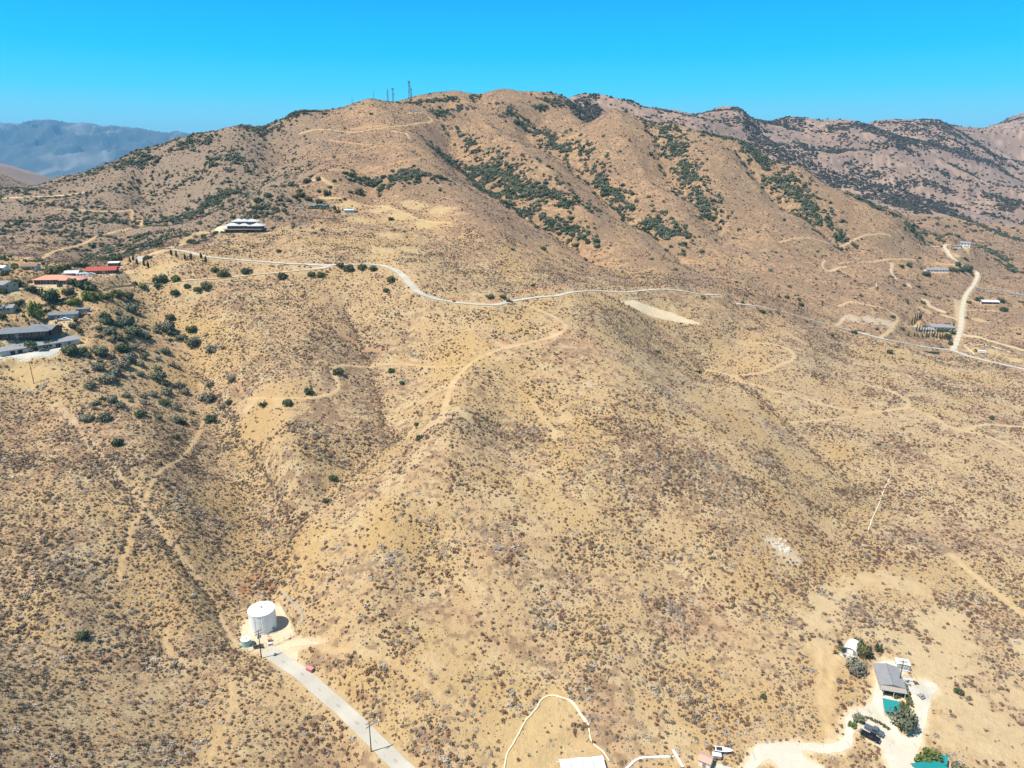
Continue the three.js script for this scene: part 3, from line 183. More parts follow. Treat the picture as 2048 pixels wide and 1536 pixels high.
function stampPoly(kind, P, grow, soft, v = 255) {
  const xs = P.map((p) => p[0]), zs = P.map((p) => p[1]); const segs = P.map((p, i) => [p, P[(i + 1) % P.length]]);
  const m = 4 + soft * 1.6; for (let z = Math.min(...zs) - m; z < Math.max(...zs) + m; z += RC) for (let x = Math.min(...xs) - m; x < Math.max(...xs) + m; x += RC) {
    let d = 1e9; for (const [a, b] of segs) { const ex = b[0] - a[0], ez = b[1] - a[1], t = Math.min(1, Math.max(0, ((x - a[0]) * ex + (z - a[1]) * ez) / (ex * ex + ez * ez || 1))); d = Math.min(d, Math.hypot(x - a[0] - ex * t, z - a[1] - ez * t)); }
    if (inPoly(x, z, P)) d = -d;
    const q = v * (1 - smooth(grow - soft * .5, grow + soft, d + noise(x / (soft > 4 ? 7 : 2), z / (soft > 4 ? 7 : 2)) * soft * .6)) | 0, i = Math.round((x - RX0) / RC), j = Math.round((z - RZ0) / RC), o = j * RWn + i;
    if (i >= 0 && j >= 0 && i < RWn && j < RHn && q > soil[kind][o]) soil[kind][o] = q;
  }
}
for (const P of DENSE) stampPoly('d', P, 2, 9); for (const P of SPARSE) stampPoly('s', P, 2, 9);
for (const [A, w, P] of CREASES) if (A < 0 && w < 20) for (const [x, f] of resample(P, 2)) stamp('d', x, -f, 3.5, 4);
stampPoly('p', PALE, .5, 1.5, 235); stampPoly('n', PALE, .5, 1);
for (const [n, P] of Object.entries(PADS)) { stampPoly('p', P, .6, 1.6, n === 'apron' || n === 'tankpad' ? 120 : 200); stampPoly('n', P, .6, .8); }
function look(kind, x, z) { // bilinear
  const a = (x - RX0) / RC, b = (z - RZ0) / RC, i = Math.floor(a), j = Math.floor(b); if (i < 0 || j < 0 || i >= RWn - 1 || j >= RHn - 1) return 0;
  const L = soil[kind], u = a - i, v = b - j, o = j * RWn + i; return ((L[o] * (1 - u) + L[o + 1] * u) * (1 - v) + (L[o + RWn] * (1 - u) + L[o + RWn + 1] * u) * v) / 255;
}
// dry earth and dead grass, linear base colours
const OCHRE = [.405, .266, .104], TAN = [.430, .315, .175], ROSE = [.365, .235, .130], RED = [.330, .120, .042], STRAW = [.475, .365, .205], PALEC = [.600, .480, .305], GREYC = [.400, .340, .260], WHITE = [.66, .62, .54], SHADE = [.27, .17, .085];
function earth(x, z, out, wild) {
  const f = -z, n1 = fbm(x / 120 + 5, z / 120, 3), n2 = fbm(x / 34 - 3, z / 34 + 8, 3), n3 = fbm(x / 9, z / 9, 2), n4 = noise(x / 2.1, z / 2.1), n5 = noise(x / .75, z / .75);
  const right = smooth(40, 260, x - (f - 300) * .1), left = smooth(-60, -240, x);
  const a = Math.min(1, Math.max(0, .5 + n1 * .7 + left * .3 - .1)), b = Math.min(1, Math.max(0, .45 + n2 * .8 + right * .35)), c = smooth(.15, .75, n2 - n1 * .5 + left * .15);
  for (let k = 0; k < 3; k++) { let v = mix(OCHRE[k], TAN[k], b); v = mix(v, ROSE[k], a * .55); v = mix(v, RED[k], c * .28); v = mix(v, STRAW[k], smooth(.1, .7, n3 + n2 * .5) * .5); v = mix(v, SHADE[k], smooth(.25, .8, n4 * .7 + n5 * .5) * .35); out[k] = v; }
  { // low brush and litter that cover the soil: thickest on the upper hill and in the valley on its left flank
    const edge = n1 * 90 + n2 * 40, hill = smooth(560, 760, f + edge), flank = hill * smooth(-.2, -.36, x / (f + 40) + n1 * .06), cov = .03 + .33 * hill + .26 * flank + .12 * (wild ? 0 : look('d', x, z)), q = noise(x / 3.1 + 7, z / 3.1) * .5 + noise(x / 1.5, z / 1.5 + 3) * .35 + n2 * .5, t = smooth(.55 - cov * 1.5, .95 - cov * 1.3, q * .8 + .42);
    const bare = wild ? 0 : look('n', x, z); for (let k = 0; k < 3; k++) { out[k] = mix(out[k], [.360, .200, .112][k], hill * .5 * (1 - bare)); out[k] = mix(out[k], mix([.215, .135, .075][k], [.200, .150, .105][k], flank), t * .8 * (1 - bare)); }
  }
  if (wild) return;
  const ap = (kind, col, amt) => { const q = look(kind, x, z) * amt; if (q) for (let k = 0; k < 3; k++) out[k] = mix(out[k], col[k], q); };
  ap('b', [.470, .350, .195], .7); ap('f', [.450, .320, .150], .75); ap('r', RED, .85); ap('p', PALEC, .95); ap('g', GREYC, .8); ap('t', [.52, .37, .19], .72 + n3 * .3 + n4 * .15); ap('w', WHITE, .3 + n3 * .4);
  const s = 1 + n5 * .07 + n4 * .06; for (let k = 0; k < 3; k++) out[k] *= s;
}
const toS = (v) => { v = Math.min(1, Math.max(0, v)); return (v <= .0031308 ? v * 12.92 : 1.055 * v ** (1 / 2.4) - .055) * 255; };
function earthMap(x0, x1, z0, z1, w, h) { // z0 is the far edge
  const d = new Uint8Array(w * h * 4), c = [0, 0, 0];
  for (let j = 0; j < h; j++) for (let i = 0; i < w; i++) { earth(x0 + (i + .5) / w * (x1 - x0), z1 + (j + .5) / h * (z0 - z1), c); const o = (j * w + i) * 4; d[o] = toS(c[0]); d[o + 1] = toS(c[1]); d[o + 2] = toS(c[2]); d[o + 3] = 255; }
  const t = new THREE.DataTexture(d, w, h); t.colorSpace = THREE.SRGBColorSpace; t.magFilter = THREE.LinearFilter; t.minFilter = THREE.LinearMipmapLinearFilter; t.generateMipmaps = true; t.needsUpdate = true;
  return t;
}
const bumpTex = (() => { // clods, stones and litter; one tile is 16 m
  const n = 512, d = new Uint8Array(n * n * 4), per = (x, z, p) => { const m = (v) => ((v % p) + p) % p; const ix = Math.floor(x), iz = Math.floor(z), u = x - ix, v = z - iz, s = (t) => t * t * (3 - 2 * t), q = (a, b) => h2(m(a) + p * 7, m(b) + p * 13); return mix(mix(q(ix, iz), q(ix + 1, iz), s(u)), mix(q(ix, iz + 1), q(ix + 1, iz + 1), s(u)), s(v)); };
  for (let j = 0; j < n; j++) for (let i = 0; i < n; i++) { const x = i / n, z = j / n, v = .45 * per(x * 12, z * 12, 12) + .35 * per(x * 34, z * 34, 34) + .2 * per(x * 90, z * 90, 90), o = (j * n + i) * 4; d[o] = d[o + 1] = d[o + 2] = v * 255; d[o + 3] = 255; }
  const t = new THREE.DataTexture(d, n, n); t.wrapS = t.wrapT = THREE.RepeatWrapping; t.magFilter = THREE.LinearFilter; t.needsUpdate = true; return t;
})();
function groundPart(name, r0, r1, tex) { // rows r0..r1
  const nr = r1 - r0 + 1, pos = new Float32Array(nr * (COLS + 1) * 3), uv = new Float32Array(nr * (COLS + 1) * 2), idx = [], col = tex ? null : new Float32Array(nr * (COLS + 1) * 3), c = [0, 0, 0];
  for (let i = 0; i < nr; i++) for (let j = 0; j <= COLS; j++) {
    const f = rowF[r0 + i], x = (j / COLS * 2 - 1) * HALF * (f + 40), o = i * (COLS + 1) + j;
    pos[o * 3] = x; pos[o * 3 + 1] = heights[(r0 + i) * (COLS + 1) + j]; pos[o * 3 + 2] = -f; uv[o * 2] = x; uv[o * 2 + 1] = f;
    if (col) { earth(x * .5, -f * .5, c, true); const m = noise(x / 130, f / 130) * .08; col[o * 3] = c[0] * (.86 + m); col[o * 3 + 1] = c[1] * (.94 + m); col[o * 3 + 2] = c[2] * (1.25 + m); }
    if (i && j) { const a = o - COLS - 2; idx.push(a, a + 1, o - 1, a + 1, o, o - 1); }
  }
  const g = new THREE.BufferGeometry(); g.setAttribute('position', new THREE.BufferAttribute(pos, 3)); g.setAttribute('uv', new THREE.BufferAttribute(uv, 2)); if (col) g.setAttribute('color', new THREE.BufferAttribute(col, 3)); g.setIndex(idx);
  // normals from the shared height grid so that the sheets meet without a seam
  const nor = new Float32Array(pos.length);
  for (let i = 0; i < nr; i++) for (let j = 0; j <= COLS; j++) {
    const R = r0 + i, f = rowF[R], ra = Math.max(0, R - 1), rb = Math.min(NR - 1, R + 1), ja = Math.max(0, j - 1), jb = Math.min(COLS, j + 1), s = HALF * 2 / COLS * (f + 40), o = (i * (COLS + 1) + j) * 3;
    const dx = (heights[R * (COLS + 1) + jb] - heights[R * (COLS + 1) + ja]) / (s * (jb - ja)), k = (j / COLS * 2 - 1) * HALF;
    const df = (heights[rb * (COLS + 1) + j] - heights[ra * (COLS + 1) + j]) / (rowF[rb] - rowF[ra]) - dx * k, l = Math.hypot(dx, 1, df);
    nor[o] = -dx / l; nor[o + 1] = 1 / l; nor[o + 2] = df / l;
  }
  g.setAttribute('normal', new THREE.BufferAttribute(nor, 3));
  const m = std(0xffffff, 1, col ? { vertexColors: true } : {});
  if (tex) { const { map, x0, x1, z0, z1 } = tex; map.repeat.set(1 / (x1 - x0), 1 / (z1 - z0)); map.offset.set(-x0 / (x1 - x0), z1 / (z1 - z0)); m.map = map; const b = bumpTex.clone(); b.repeat.set(1 / 16, 1 / 16); b.needsUpdate = true; m.bumpMap = b; m.bumpScale = .36; }
  return struct(name, g, m);
}
const rowAt = (f) => rowF.findIndex((v) => v >= f), rA = rowAt(425), rB = rowAt(1500);
const tA = { x0: -500, x1: 500, z0: -rowF[rA], z1: 40 }; tA.map = earthMap(tA.x0, tA.x1, -rowF[rA], 40, 2048, 2048);
const tB = { x0: -1640, x1: 1640, z0: -rowF[rB], z1: -rowF[rA] }; tB.map = earthMap(tB.x0, tB.x1, tB.z0, tB.z1, 2048, 1536);
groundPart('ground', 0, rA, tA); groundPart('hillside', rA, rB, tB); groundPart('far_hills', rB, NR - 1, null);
console.log('terrain', NR, 'rows');

{ // blue mountains across the desert, 12 to 19 km away
  const sky = [[-1.6, 700], [-1.2, 720], [-1.0, 760], [-.85, 700], [-.78, 820], [-.722, 870], [-.68, 850], [-.65, 862], [-.615, 872], [-.58, 800], [-.54, 775], [-.49, 700], [-.455, 640], [-.4, 560], [-.3, 460], [-.1, 380], [.3, 340], [1.6, 340]];
  const crest = (p) => { let k = 0; while (k < sky.length - 2 && sky[k + 1][0] < p) k++; const [a, y0] = sky[k], [b, y1] = sky[k + 1]; return mix(y0, y1, smooth(0, 1, Math.min(1, Math.max(0, (p - a) / (b - a))))); };
  const N = 900, M = 200, pos = [], idx = [], col = [];
  for (let i = 0; i <= M; i++) for (let j = 0; j <= N; j++) {
    const t = i / M, p = -1.45 + j / N * 1.95, f = 8800 + t * 9200, x = p * f, top = crest(p);
    const prof = t < .8 ? smooth(.1, .8, t) ** 1.25 : 1 - smooth(.8, 1.05, t) * .6, rid = 1 - Math.abs(fbm(x / 800, f / 1500, 7)) * 2.2;
    const hill = 210 * smooth(.35, 0, Math.abs(t - .12) * 2.4) * Math.max(0, fbm(x / 1300 + 9, f / 1300, 4) + .12);
    pos.push(x, -190 + prof * (top + 190) * (.8 + .2 * (t > .74 ? 1 : 1)) + prof * (1 - smooth(.6, .8, t) * .85) * (rid - .45) * 560 + hill, -f);
    const s = smooth(.1, .6, fbm(x / 700, f / 700, 3)), q = smooth(.3, .6, fbm(x / 260 + 4, f / 1200, 4)); { const m = Math.max(s * .5, q * .55); col.push(mix(.075, .34, m), mix(.085, .31, m), mix(.065, .26, m)); }
    if (i && j) { const o = i * (N + 1) + j, a = o - N - 2; idx.push(a, a + 1, o - 1, a + 1, o, o - 1); }
  }
  const g = new THREE.BufferGeometry(); g.setAttribute('position', new THREE.Float32BufferAttribute(pos, 3)); g.setAttribute('color', new THREE.Float32BufferAttribute(col, 3)); g.setIndex(idx); g.computeVertexNormals();
  struct('mountains', g, std(0xffffff, 1, { vertexColors: true }));
}
// ---------------------------------------------------------------- roads, drives and yards: sheets that follow the ground
const gritTex = (base, spread, seed, streak = 1) => { // 8 m tile of worn paving
  const n = 256, d = new Uint8Array(n * n * 4);
  for (let j = 0; j < n; j++) for (let i = 0; i < n; i++) { const a = Math.abs(i / n * 2 - 1), b = Math.abs(j / n * 2 - 1), v = 1 + spread * (fbm(a * 5 * streak + seed, b * 5, 4) + .35 * (h2(i + seed * 31, j) - .5)), o = (j * n + i) * 4; for (let k = 0; k < 3; k++) d[o + k] = toS(base[k] * v); d[o + 3] = 255; }
  const t = new THREE.DataTexture(d, n, n); t.colorSpace = THREE.SRGBColorSpace; t.wrapS = t.wrapT = THREE.RepeatWrapping; t.magFilter = THREE.LinearFilter; t.repeat.set(1 / 8, 1 / 8); t.needsUpdate = true; return t;
};
const roadTex = (base, seed) => { // 30 m of worn asphalt: grain, patched and bleached areas, cracks
  const n = 512, d = new Uint8Array(n * n * 4);
  for (let j = 0; j < n; j++) for (let i = 0; i < n; i++) { const x = Math.abs(i / n * 2 - 1) * 15, y = Math.abs(j / n * 2 - 1) * 15, c = Math.abs(fbm(x / 3 + seed, y / 3, 3)); let v = 1 + .16 * fbm(x / 6 + seed * 3, y / 6, 3) + .08 * (h2(i + seed, j * 3) - .5); if (c < .018) v *= .78; if (fbm(x / 2.2, y / 5 + seed, 2) > .42) v *= .8; const o = (j * n + i) * 4; for (let k = 0; k < 3; k++) d[o + k] = toS(base[k] * v); d[o + 3] = 255; }
  const t = new THREE.DataTexture(d, n, n); t.colorSpace = THREE.SRGBColorSpace; t.wrapS = t.wrapT = THREE.RepeatWrapping; t.magFilter = THREE.LinearFilter; t.repeat.set(1 / 30, 1 / 30); t.needsUpdate = true; return t;
};
const M = {};
M.asphalt = std(0xffffff, .95, { map: roadTex([.46, .42, .345], 3) });
M.dirtroad = std(0xffffff, 1, { map: roadTex([.50, .40, .26], 11) });
M.paleroad = std(0xffffff, 1, { map: roadTex([.46, .40, .30], 15) });
M.tar = std(0xffffff, .95, { map: gritTex([.27, .265, .25], .15, 7) });
M.gravel = std(0xffffff, 1, { map: roadTex([.53, .475, .375], 19) });
M.padgravel = std(0xffffff, 1, { map: gritTex([.50, .42, .28], .16, 23) });
M.concrete = std(0xffffff, .95, { map: gritTex([.47, .45, .40], .10, 29) });
function ribbon(line, w, lift, seed, wob = .25) {
  const pos = [], uv = [], idx = [], C = 6; let s = 0;
  line.forEach(([x, z], i) => {
    const a = line[Math.max(0, i - 1)], b = line[Math.min(line.length - 1, i + 1)], l = Math.hypot(b[0] - a[0], b[1] - a[1]) || 1, nx = -(b[1] - a[1]) / l, nz = (b[0] - a[0]) / l;
    if (i) s += Math.hypot(x - line[i - 1][0], z - line[i - 1][1]);
    for (let k = 0; k <= C; k++) { const e = k === 0 || k === C ? noise(s / 2.2 + k * 9 + seed, seed) * wob : 0, o = (k / C - .5) * w + e, px = x + nx * o, pz = z + nz * o; pos.push(px, G(px, pz) + lift + Math.max(0, -z - 300) * .0009, pz); uv.push(o, s); if (i && k) { const q = i * (C + 1) + k; idx.push(q - C - 2, q - 1, q - C - 1, q - C - 1, q - 1, q); } }
  });
  const g = new THREE.BufferGeometry(); g.setAttribute('position', new THREE.Float32BufferAttribute(pos, 3)); g.setAttribute('uv', new THREE.Float32BufferAttribute(uv, 2)); g.setIndex(idx); g.computeVertexNormals();
  const n = g.attributes.normal; if (n.getY(0) < 0) { idx.reverse(); g.setIndex(idx); g.computeVertexNormals(); } return g;
}
{ const mats = { ridge: M.asphalt, lower: M.dirtroad, valley: M.asphalt, north: M.paleroad, side: M.tar, access: M.asphalt, housespur: M.paleroad }; let k = 0;
  for (const [n, line] of Object.entries(roadLines)) struct('road', ribbon(resample(line, 1.6), ROAD_W[n], n === 'access' ? .07 : .16 + .04 * (k % 3), ++k * 7, .12), mats[n]); }
function sheet(P, cell, lift, grow) { // an irregular patch: grid cells clipped at a slightly ragged outline
  const segs = P.map((p, i) => [p, P[(i + 1) % P.length]]), xs = P.map((p) => p[0]), zs = P.map((p) => p[1]);
  const sd = (x, z) => { let d = 1e9; for (const [a, b] of segs) { const ex = b[0] - a[0], ez = b[1] - a[1], t = Math.min(1, Math.max(0, ((x - a[0]) * ex + (z - a[1]) * ez) / (ex * ex + ez * ez || 1))); d = Math.min(d, Math.hypot(x - a[0] - ex * t, z - a[1] - ez * t)); } return (inPoly(x, z, P) ? -d : d) - grow + noise(x / 1.7, z / 1.7) * .35 + noise(x / .6, z / .6) * .15; };
  const pos = [], uv = [], x0 = Math.min(...xs) - 2, z0 = Math.min(...zs) - 2, nx = Math.ceil((Math.max(...xs) + 2 - x0) / cell), nz = Math.ceil((Math.max(...zs) + 2 - z0) / cell), val = [];
  for (let j = 0; j <= nz; j++) for (let i = 0; i <= nx; i++) val.push(sd(x0 + i * cell, z0 + j * cell));
  const put = ([x, z]) => { pos.push(x, G(x, z) + lift, z); uv.push(x, z); };
  for (let j = 0; j < nz; j++) for (let i = 0; i < nx; i++) {
    const q = [[i, j], [i, j + 1], [i + 1, j + 1], [i + 1, j]].map(([a, b]) => [x0 + a * cell, z0 + b * cell, val[b * (nx + 1) + a]]), out = [];
    for (let k = 0; k < 4; k++) { const a = q[k], b = q[(k + 1) % 4]; if (a[2] < 0) out.push(a); if ((a[2] < 0) !== (b[2] < 0)) { const t = a[2] / (a[2] - b[2]); out.push([mix(a[0], b[0], t), mix(a[1], b[1], t)]); } }
    for (let k = 2; k < out.length; k++) { put(out[0]); put(out[k - 1]); put(out[k]); }
  }
  const g = new THREE.BufferGeometry(); g.setAttribute('position', new THREE.Float32BufferAttribute(pos, 3)); g.setAttribute('uv', new THREE.Float32BufferAttribute(uv, 2)); g.computeVertexNormals(); return g;
}
struct('driveway', sheet(PADS.main, .9, .06, 0), M.gravel);
struct('gravel_yard', sheet(PADS.tankpad, .8, .05, 0), M.padgravel);
struct('gravel_apron', sheet(PADS.apron, .8, .04, 0), M.padgravel);
struct('concrete_yard', sheet(PADS.stable, 1.2, .12, 0), M.concrete);
struct('terrace', sheet(PADS.terrace, 1.2, .14, 0), M.padgravel);

// ---------------------------------------------------------------- plants
// a bush is a cloud of small leaf sprays inside a lumpy dome; base colours vary from spray to spray
function foliage(seed, { n = 40, rx = 1, ry = .8, leaf = .3, lumps = 5, open = .35, flat = .35, low = 0, tint = .35, wide = .52, ball = .42 }) {
  const R = rng(seed), pos = [], nor = [], col = [], L = [];
  for (let i = 0; i < lumps; i++) { const a = R() * 6.283, r = wide * Math.sqrt(R()), y = .2 + R() * .55; L.push([Math.cos(a) * r, y, Math.sin(a) * r, ball + R() * .24]); }
  L.push([0, .4, 0, ball + .1]);
  for (let i = 0; i < n; i++) {
    const l = L[i % L.length], th = R() * 6.283, c = R() * 1.75 - .75, s = Math.sqrt(Math.max(0, 1 - c * c)), k = 1 - open * R() * R();
    const d = [Math.cos(th) * s, c, Math.sin(th) * s]; let p = [l[0] + d[0] * l[3] * k, Math.max(low + .03 + R() * .05, l[1] + d[1] * l[3] * k), l[2] + d[2] * l[3] * k];
    const N = new THREE.Vector3(d[0], d[1] + .25, d[2]).normalize(), q = new THREE.Vector3(N.x + (R() - .5) * 1.3, N.y + (R() - .5) * 1.3, N.z + (R() - .5) * 1.3).normalize();
    const u = new THREE.Vector3(R() - .5, R() - .5, R() - .5).cross(q).normalize(), v = q.clone().cross(u), z = leaf * (.6 + R() * .8), b = 1 - tint / 2 + R() * tint, w = 1 + (R() - .5) * flat * .3;
    const P = (a, e) => [(p[0] + (u.x * a + v.x * e) * z) * rx, (p[1] + (u.y * a + v.y * e) * z) * ry, (p[2] + (u.z * a + v.z * e) * z) * rx];
    const A = P(-.5, -.35), B = P(.45, -.5), C = P(.55, .4), D = P(-.35, .55); N.lerp(q, .45).normalize();
    for (const t of [A, B, C, A, C, D]) { pos.push(...t); nor.push(N.x, N.y, N.z); col.push(b * w, b, b * (2 - w)); }
  }
  const g = new THREE.BufferGeometry(); g.setAttribute('position', new THREE.Float32BufferAttribute(pos, 3)); g.setAttribute('normal', new THREE.Float32BufferAttribute(nor, 3)); g.setAttribute('color', new THREE.Float32BufferAttribute(col, 3)); return g;
}
const leafMat = (r, g, b) => new THREE.MeshStandardMaterial({ color: lin(r, g, b), roughness: 1, vertexColors: true, side: THREE.DoubleSide });
M.bark = std(lin(.10, .075, .055), 1);
// small desert shrubs: kinds with a few shapes each
const KIND = {
  brown: { shapes: [1, 2, 3, 4].map((s) => foliage(100 + s, { n: 54, ry: .78, leaf: .34, tint: .5, wide: .6, ball: .36 })), tones: [[.205, .105, .060], [.24, .13, .078], [.17, .097, .062], [.215, .125, .085], [.185, .127, .075]] },
  sage: { shapes: [1, 2, 3, 4].map((s) => foliage(200 + s, { n: 54, ry: .72, leaf: .34, lumps: 6, tint: .5, wide: .65, ball: .34 })), tones: [[.205, .155, .098], [.185, .145, .095], [.24, .19, .13], [.165, .126, .083]] },
  grey: { shapes: [1, 2, 3].map((s) => foliage(300 + s, { n: 60, ry: .42, leaf: .22, lumps: 8, open: .8, tint: .5 })), tones: [[.40, .345, .285], [.35, .295, .24], [.46, .40, .335], [.30, .245, .19]] },
  straw: { shapes: [1, 2, 3].map((s) => foliage(400 + s, { n: 34, ry: .65, leaf: .3, lumps: 3, tint: .4 })), tones: [[.60, .48, .30], [.54, .425, .26], [.48, .37, .23]] },
};
for (const k of Object.values(KIND)) k.list = [];
const RS = rng(77), sizes = { brown: [.42, .62], sage: [.45, .65], grey: [.55, 1.0], straw: [.22, .3] };
function scatter(f0, f1, cell, grow) {
  for (let f = f0; f < f1; f += cell) { const w = .86 * (f + 40); for (let x0 = -w; x0 < w; x0 += cell) {
    const x = x0 + RS() * cell, z = -(f + RS() * cell), r1 = RS(), r2 = RS(), r3 = RS(), r4 = RS(), r5 = RS();
    const big = fbm(x / 46 + 2, z / 46, 2), mid = fbm(x / 13, z / 13 + 4, 2), left = smooth(-70, -170, x + (f - 300) * .12), prob = .52 + .48 * smooth(-.55, .3, big * .8 + mid * .75 + left * .16);
    const dn = look('d', x, z), sp = look('s', x, z); if (r1 > prob * (1 + dn * .4) * (1 - sp * .3)) continue; const bare = look('n', x, z); if (bare > .15 && r2 < bare * 1.02) continue;
    const g1 = fbm(x / 30 - 7, z / 30 + 3, 2), g2 = fbm(x / 17 + 11, z / 17, 2), leftK = left * .4;
    let kind = 'brown'; if (r3 < .30 * smooth(.0, .45, g2 + .1) + .07) kind = 'grey'; else if (r3 < .26 + .30 * smooth(-.3, .5, -g1 - leftK) + sp * .25 - dn * .25) kind = 'straw'; else if (r4 < .2 + leftK + .4 * smooth(0, .5, g1) + dn * .2) kind = 'sage';
    const [a, b] = sizes[kind], s = (a * .78 + b * 1.2 * r5 ** 3) * .92 * grow * (kind === 'straw' ? 1 : .8 + .4 * smooth(-.4, .5, mid));
    KIND[kind].list.push([x, z, s, RS()]);
  } }
}
scatter(115, 360, 1.2, 1.08); scatter(360, 700, 1.55, 1.12); scatter(700, 1480, 2.8, 1.4);
{ // brush crowds the ravine bottoms
  const R = rng(616); for (const [A, w, P] of CREASES) if (A < 0 && w < 20) for (const [x, f] of resample(P, .8)) { const o = (R() + R() + R() - 1.5) * 4, a = R() * 6.28; KIND[R() < .7 ? 'sage' : 'brown'].list.push([x + Math.cos(a) * o, -f + Math.sin(a) * o, .5 + R() * .5, R()]); }
}
const UP = new THREE.Vector3(0, 1, 0), Q = new THREE.Quaternion(), QY = new THREE.Quaternion(), MX = new THREE.Matrix4();
function setOnGround(x, z, s, turn, sy = 1, sink = .06) {
  const [sx, sz] = slopeAt(x, z); Q.setFromUnitVectors(UP, new THREE.Vector3(-sx * .7, 1, -sz * .7).normalize()); QY.setFromAxisAngle(UP, turn); Q.multiply(QY);
  return MX.compose(new THREE.Vector3(x, G(x, z) - sink * s, z), Q, new THREE.Vector3(s, s * sy, s));
}
function spread(name, label, geos, mat, items, tones) { // one mass of uncounted small plants
  const per = geos.map(() => []); items.forEach((it, i) => per[i % geos.length].push(it));
  per.forEach((l, k) => { if (!l.length) return; const m = new THREE.InstancedMesh(geos[k], mat, l.length); m.name = numbered(name); m.userData = { kind: 'stuff', label };
    l.forEach(([x, z, s, r], i) => { m.setMatrixAt(i, setOnGround(x, z, s, r * 40, .8 + ((r * 977) % 1) * .45)); const t = tones[Math.floor(r * 7919) % tones.length], v = .8 + ((r * 331) % 1) * .4; m.setColorAt(i, lin(t[0] * v, t[1] * v, t[2] * v)); }); scene.add(m); });
}
const inView = ([x, z]) => { const f = -z, y = G(x, z) - 180, c = .9537, s = .3009, d = f * c - y * s, up = (f * s + y * c) / d; return Math.abs(x / d) < .70 && up > -.52 && up < .4; };
const white = new THREE.MeshStandardMaterial({ roughness: 1, vertexColors: true, side: THREE.DoubleSide });
const SHOWN = { brown: ['brown_shrub', 'rust brown rounded dry shrub on open tan slope', 'shrub', 'rust brown shrubs on the lower slopes', 'mass of small rust brown dry shrubs covering the slopes'], sage: ['sagebrush', 'dusky grey brown sagebrush mound on the lower slope', 'shrub', 'dusky sagebrush on the lower slopes', 'mass of small dusky sagebrush covering the slopes'], grey: ['dead_brush', 'pale ash grey mat of dead twiggy brush', 'dead brush', 'ash grey dead brush on the lower slopes', 'mass of pale ash grey dead brush patches on the slopes'] };
for (const [k, K] of Object.entries(KIND)) {
  const S = SHOWN[k]; let rest = K.list;
  if (S) {
    const vis = K.list.filter(inView).sort((a, b) => b[2] / Math.hypot(b[0], b[1], 170) - a[2] / Math.hypot(a[0], a[1], 170)).slice(0, 300), chosen = new Set(vis); rest = K.list.filter((i) => !chosen.has(i));
    const mats = K.tones.map((t) => leafMat(...t));
    vis.forEach(([x, z, s, r], i) => { const m = mesh(S[0], K.shapes[i % K.shapes.length], mats[Math.floor(r * 7919) % mats.length], scene); setOnGround(x, z, s, r * 40, .8 + ((r * 977) % 1) * .45).decompose(m.position, m.quaternion, m.scale); tag(m, S[1], S[2], S[3]); });
  }
  spread(S ? S[0] + '_cover' : 'straw_tufts', S ? S[4] : 'scattered pale straw tufts of dead grass on the slopes', K.shapes, white, rest, K.tones);
}
{ // litter: small dead tufts and stones between the shrubs
  const R = rng(515), l = []; for (let f = 118; f < 430; f += .95) { const w = .82 * (f + 40); for (let x0 = -w; x0 < w; x0 += .95) { const x = x0 + R() * .95, z = -(f + R() * .95), q = .5 * fbm(x / 9 + 4, z / 9, 2) + .5; if (R() < q * .8 && look('n', x, z) < .5) l.push([x, z, .1 + R() * R() * .22, R()]); } }
  spread('dead_grass', 'fine litter of dead grass tufts and stones between the shrubs', [1, 2].map((s) => foliage(450 + s, { n: 9, ry: .7, leaf: .75, lumps: 2, tint: .5 })), white, l, [[.56, .44, .26], [.46, .35, .20], [.34, .235, .125], [.28, .19, .11]]);
}
console.log('shrubs', Object.values(KIND).map((k) => k.list.length).join(' '));

// larger evergreen bushes and trees: thing > crown, trunk
function trunkGeo(h, r, seed, limbs = 3) {
  const R = rng(seed), gs = []; const tube = (a, b, r0, r1) => { const d = b.clone().sub(a), g = new THREE.CylinderGeometry(r1, r0, d.length(), 7, 1); g.applyQuaternion(new THREE.Quaternion().setFromUnitVectors(UP, d.clone().normalize())); g.translate(...a.clone().addScaledVector(d, .5).toArray()); gs.push(g); };
  const top = new THREE.Vector3((R() - .5) * h * .2, h * .55, (R() - .5) * h * .2); tube(new THREE.Vector3(0, -.4, 0), top, r, r * .7);
  for (let i = 0; i < limbs; i++) { const a = i / limbs * 6.28 + R(); tube(top, new THREE.Vector3(top.x + Math.cos(a) * h * .35, h * (.8 + R() * .2), top.z + Math.sin(a) * h * .35), r * .6, r * .25); }
  return mergeGeometries(gs);
}
const BUSH = [1, 2, 3, 4, 5, 6].map((s) => foliage(500 + s, { n: 260, ry: 1.0, leaf: .24, lumps: 11, open: .5, tint: .8, wide: .78, ball: .26 }));
const TREE = [1, 2, 3, 4].map((s) => foliage(600 + s, { n: 1000, ry: 1.05, leaf: .13, lumps: 16, open: .5, tint: .9, wide: .8, ball: .24 }));
const BUSH_T = [1, 2, 3].map((s) => trunkGeo(.9, .09, 40 + s));
const greens = { olive: [[.098, .104, .036], [.080, .092, .034], [.120, .118, .046]], blue: [[.145, .152, .090], [.180, .178, .116], [.128, .138, .082], [.205, .190, .135]], dark: [[.056, .082, .032], [.070, .092, .038]], bright: [[.130, .160, .030], [.095, .130, .026]] };
const greenMats = Object.fromEntries(Object.entries(greens).map(([k, l]) => [k, l.map((t) => leafMat(...t))]));
let bushSeed = 0;
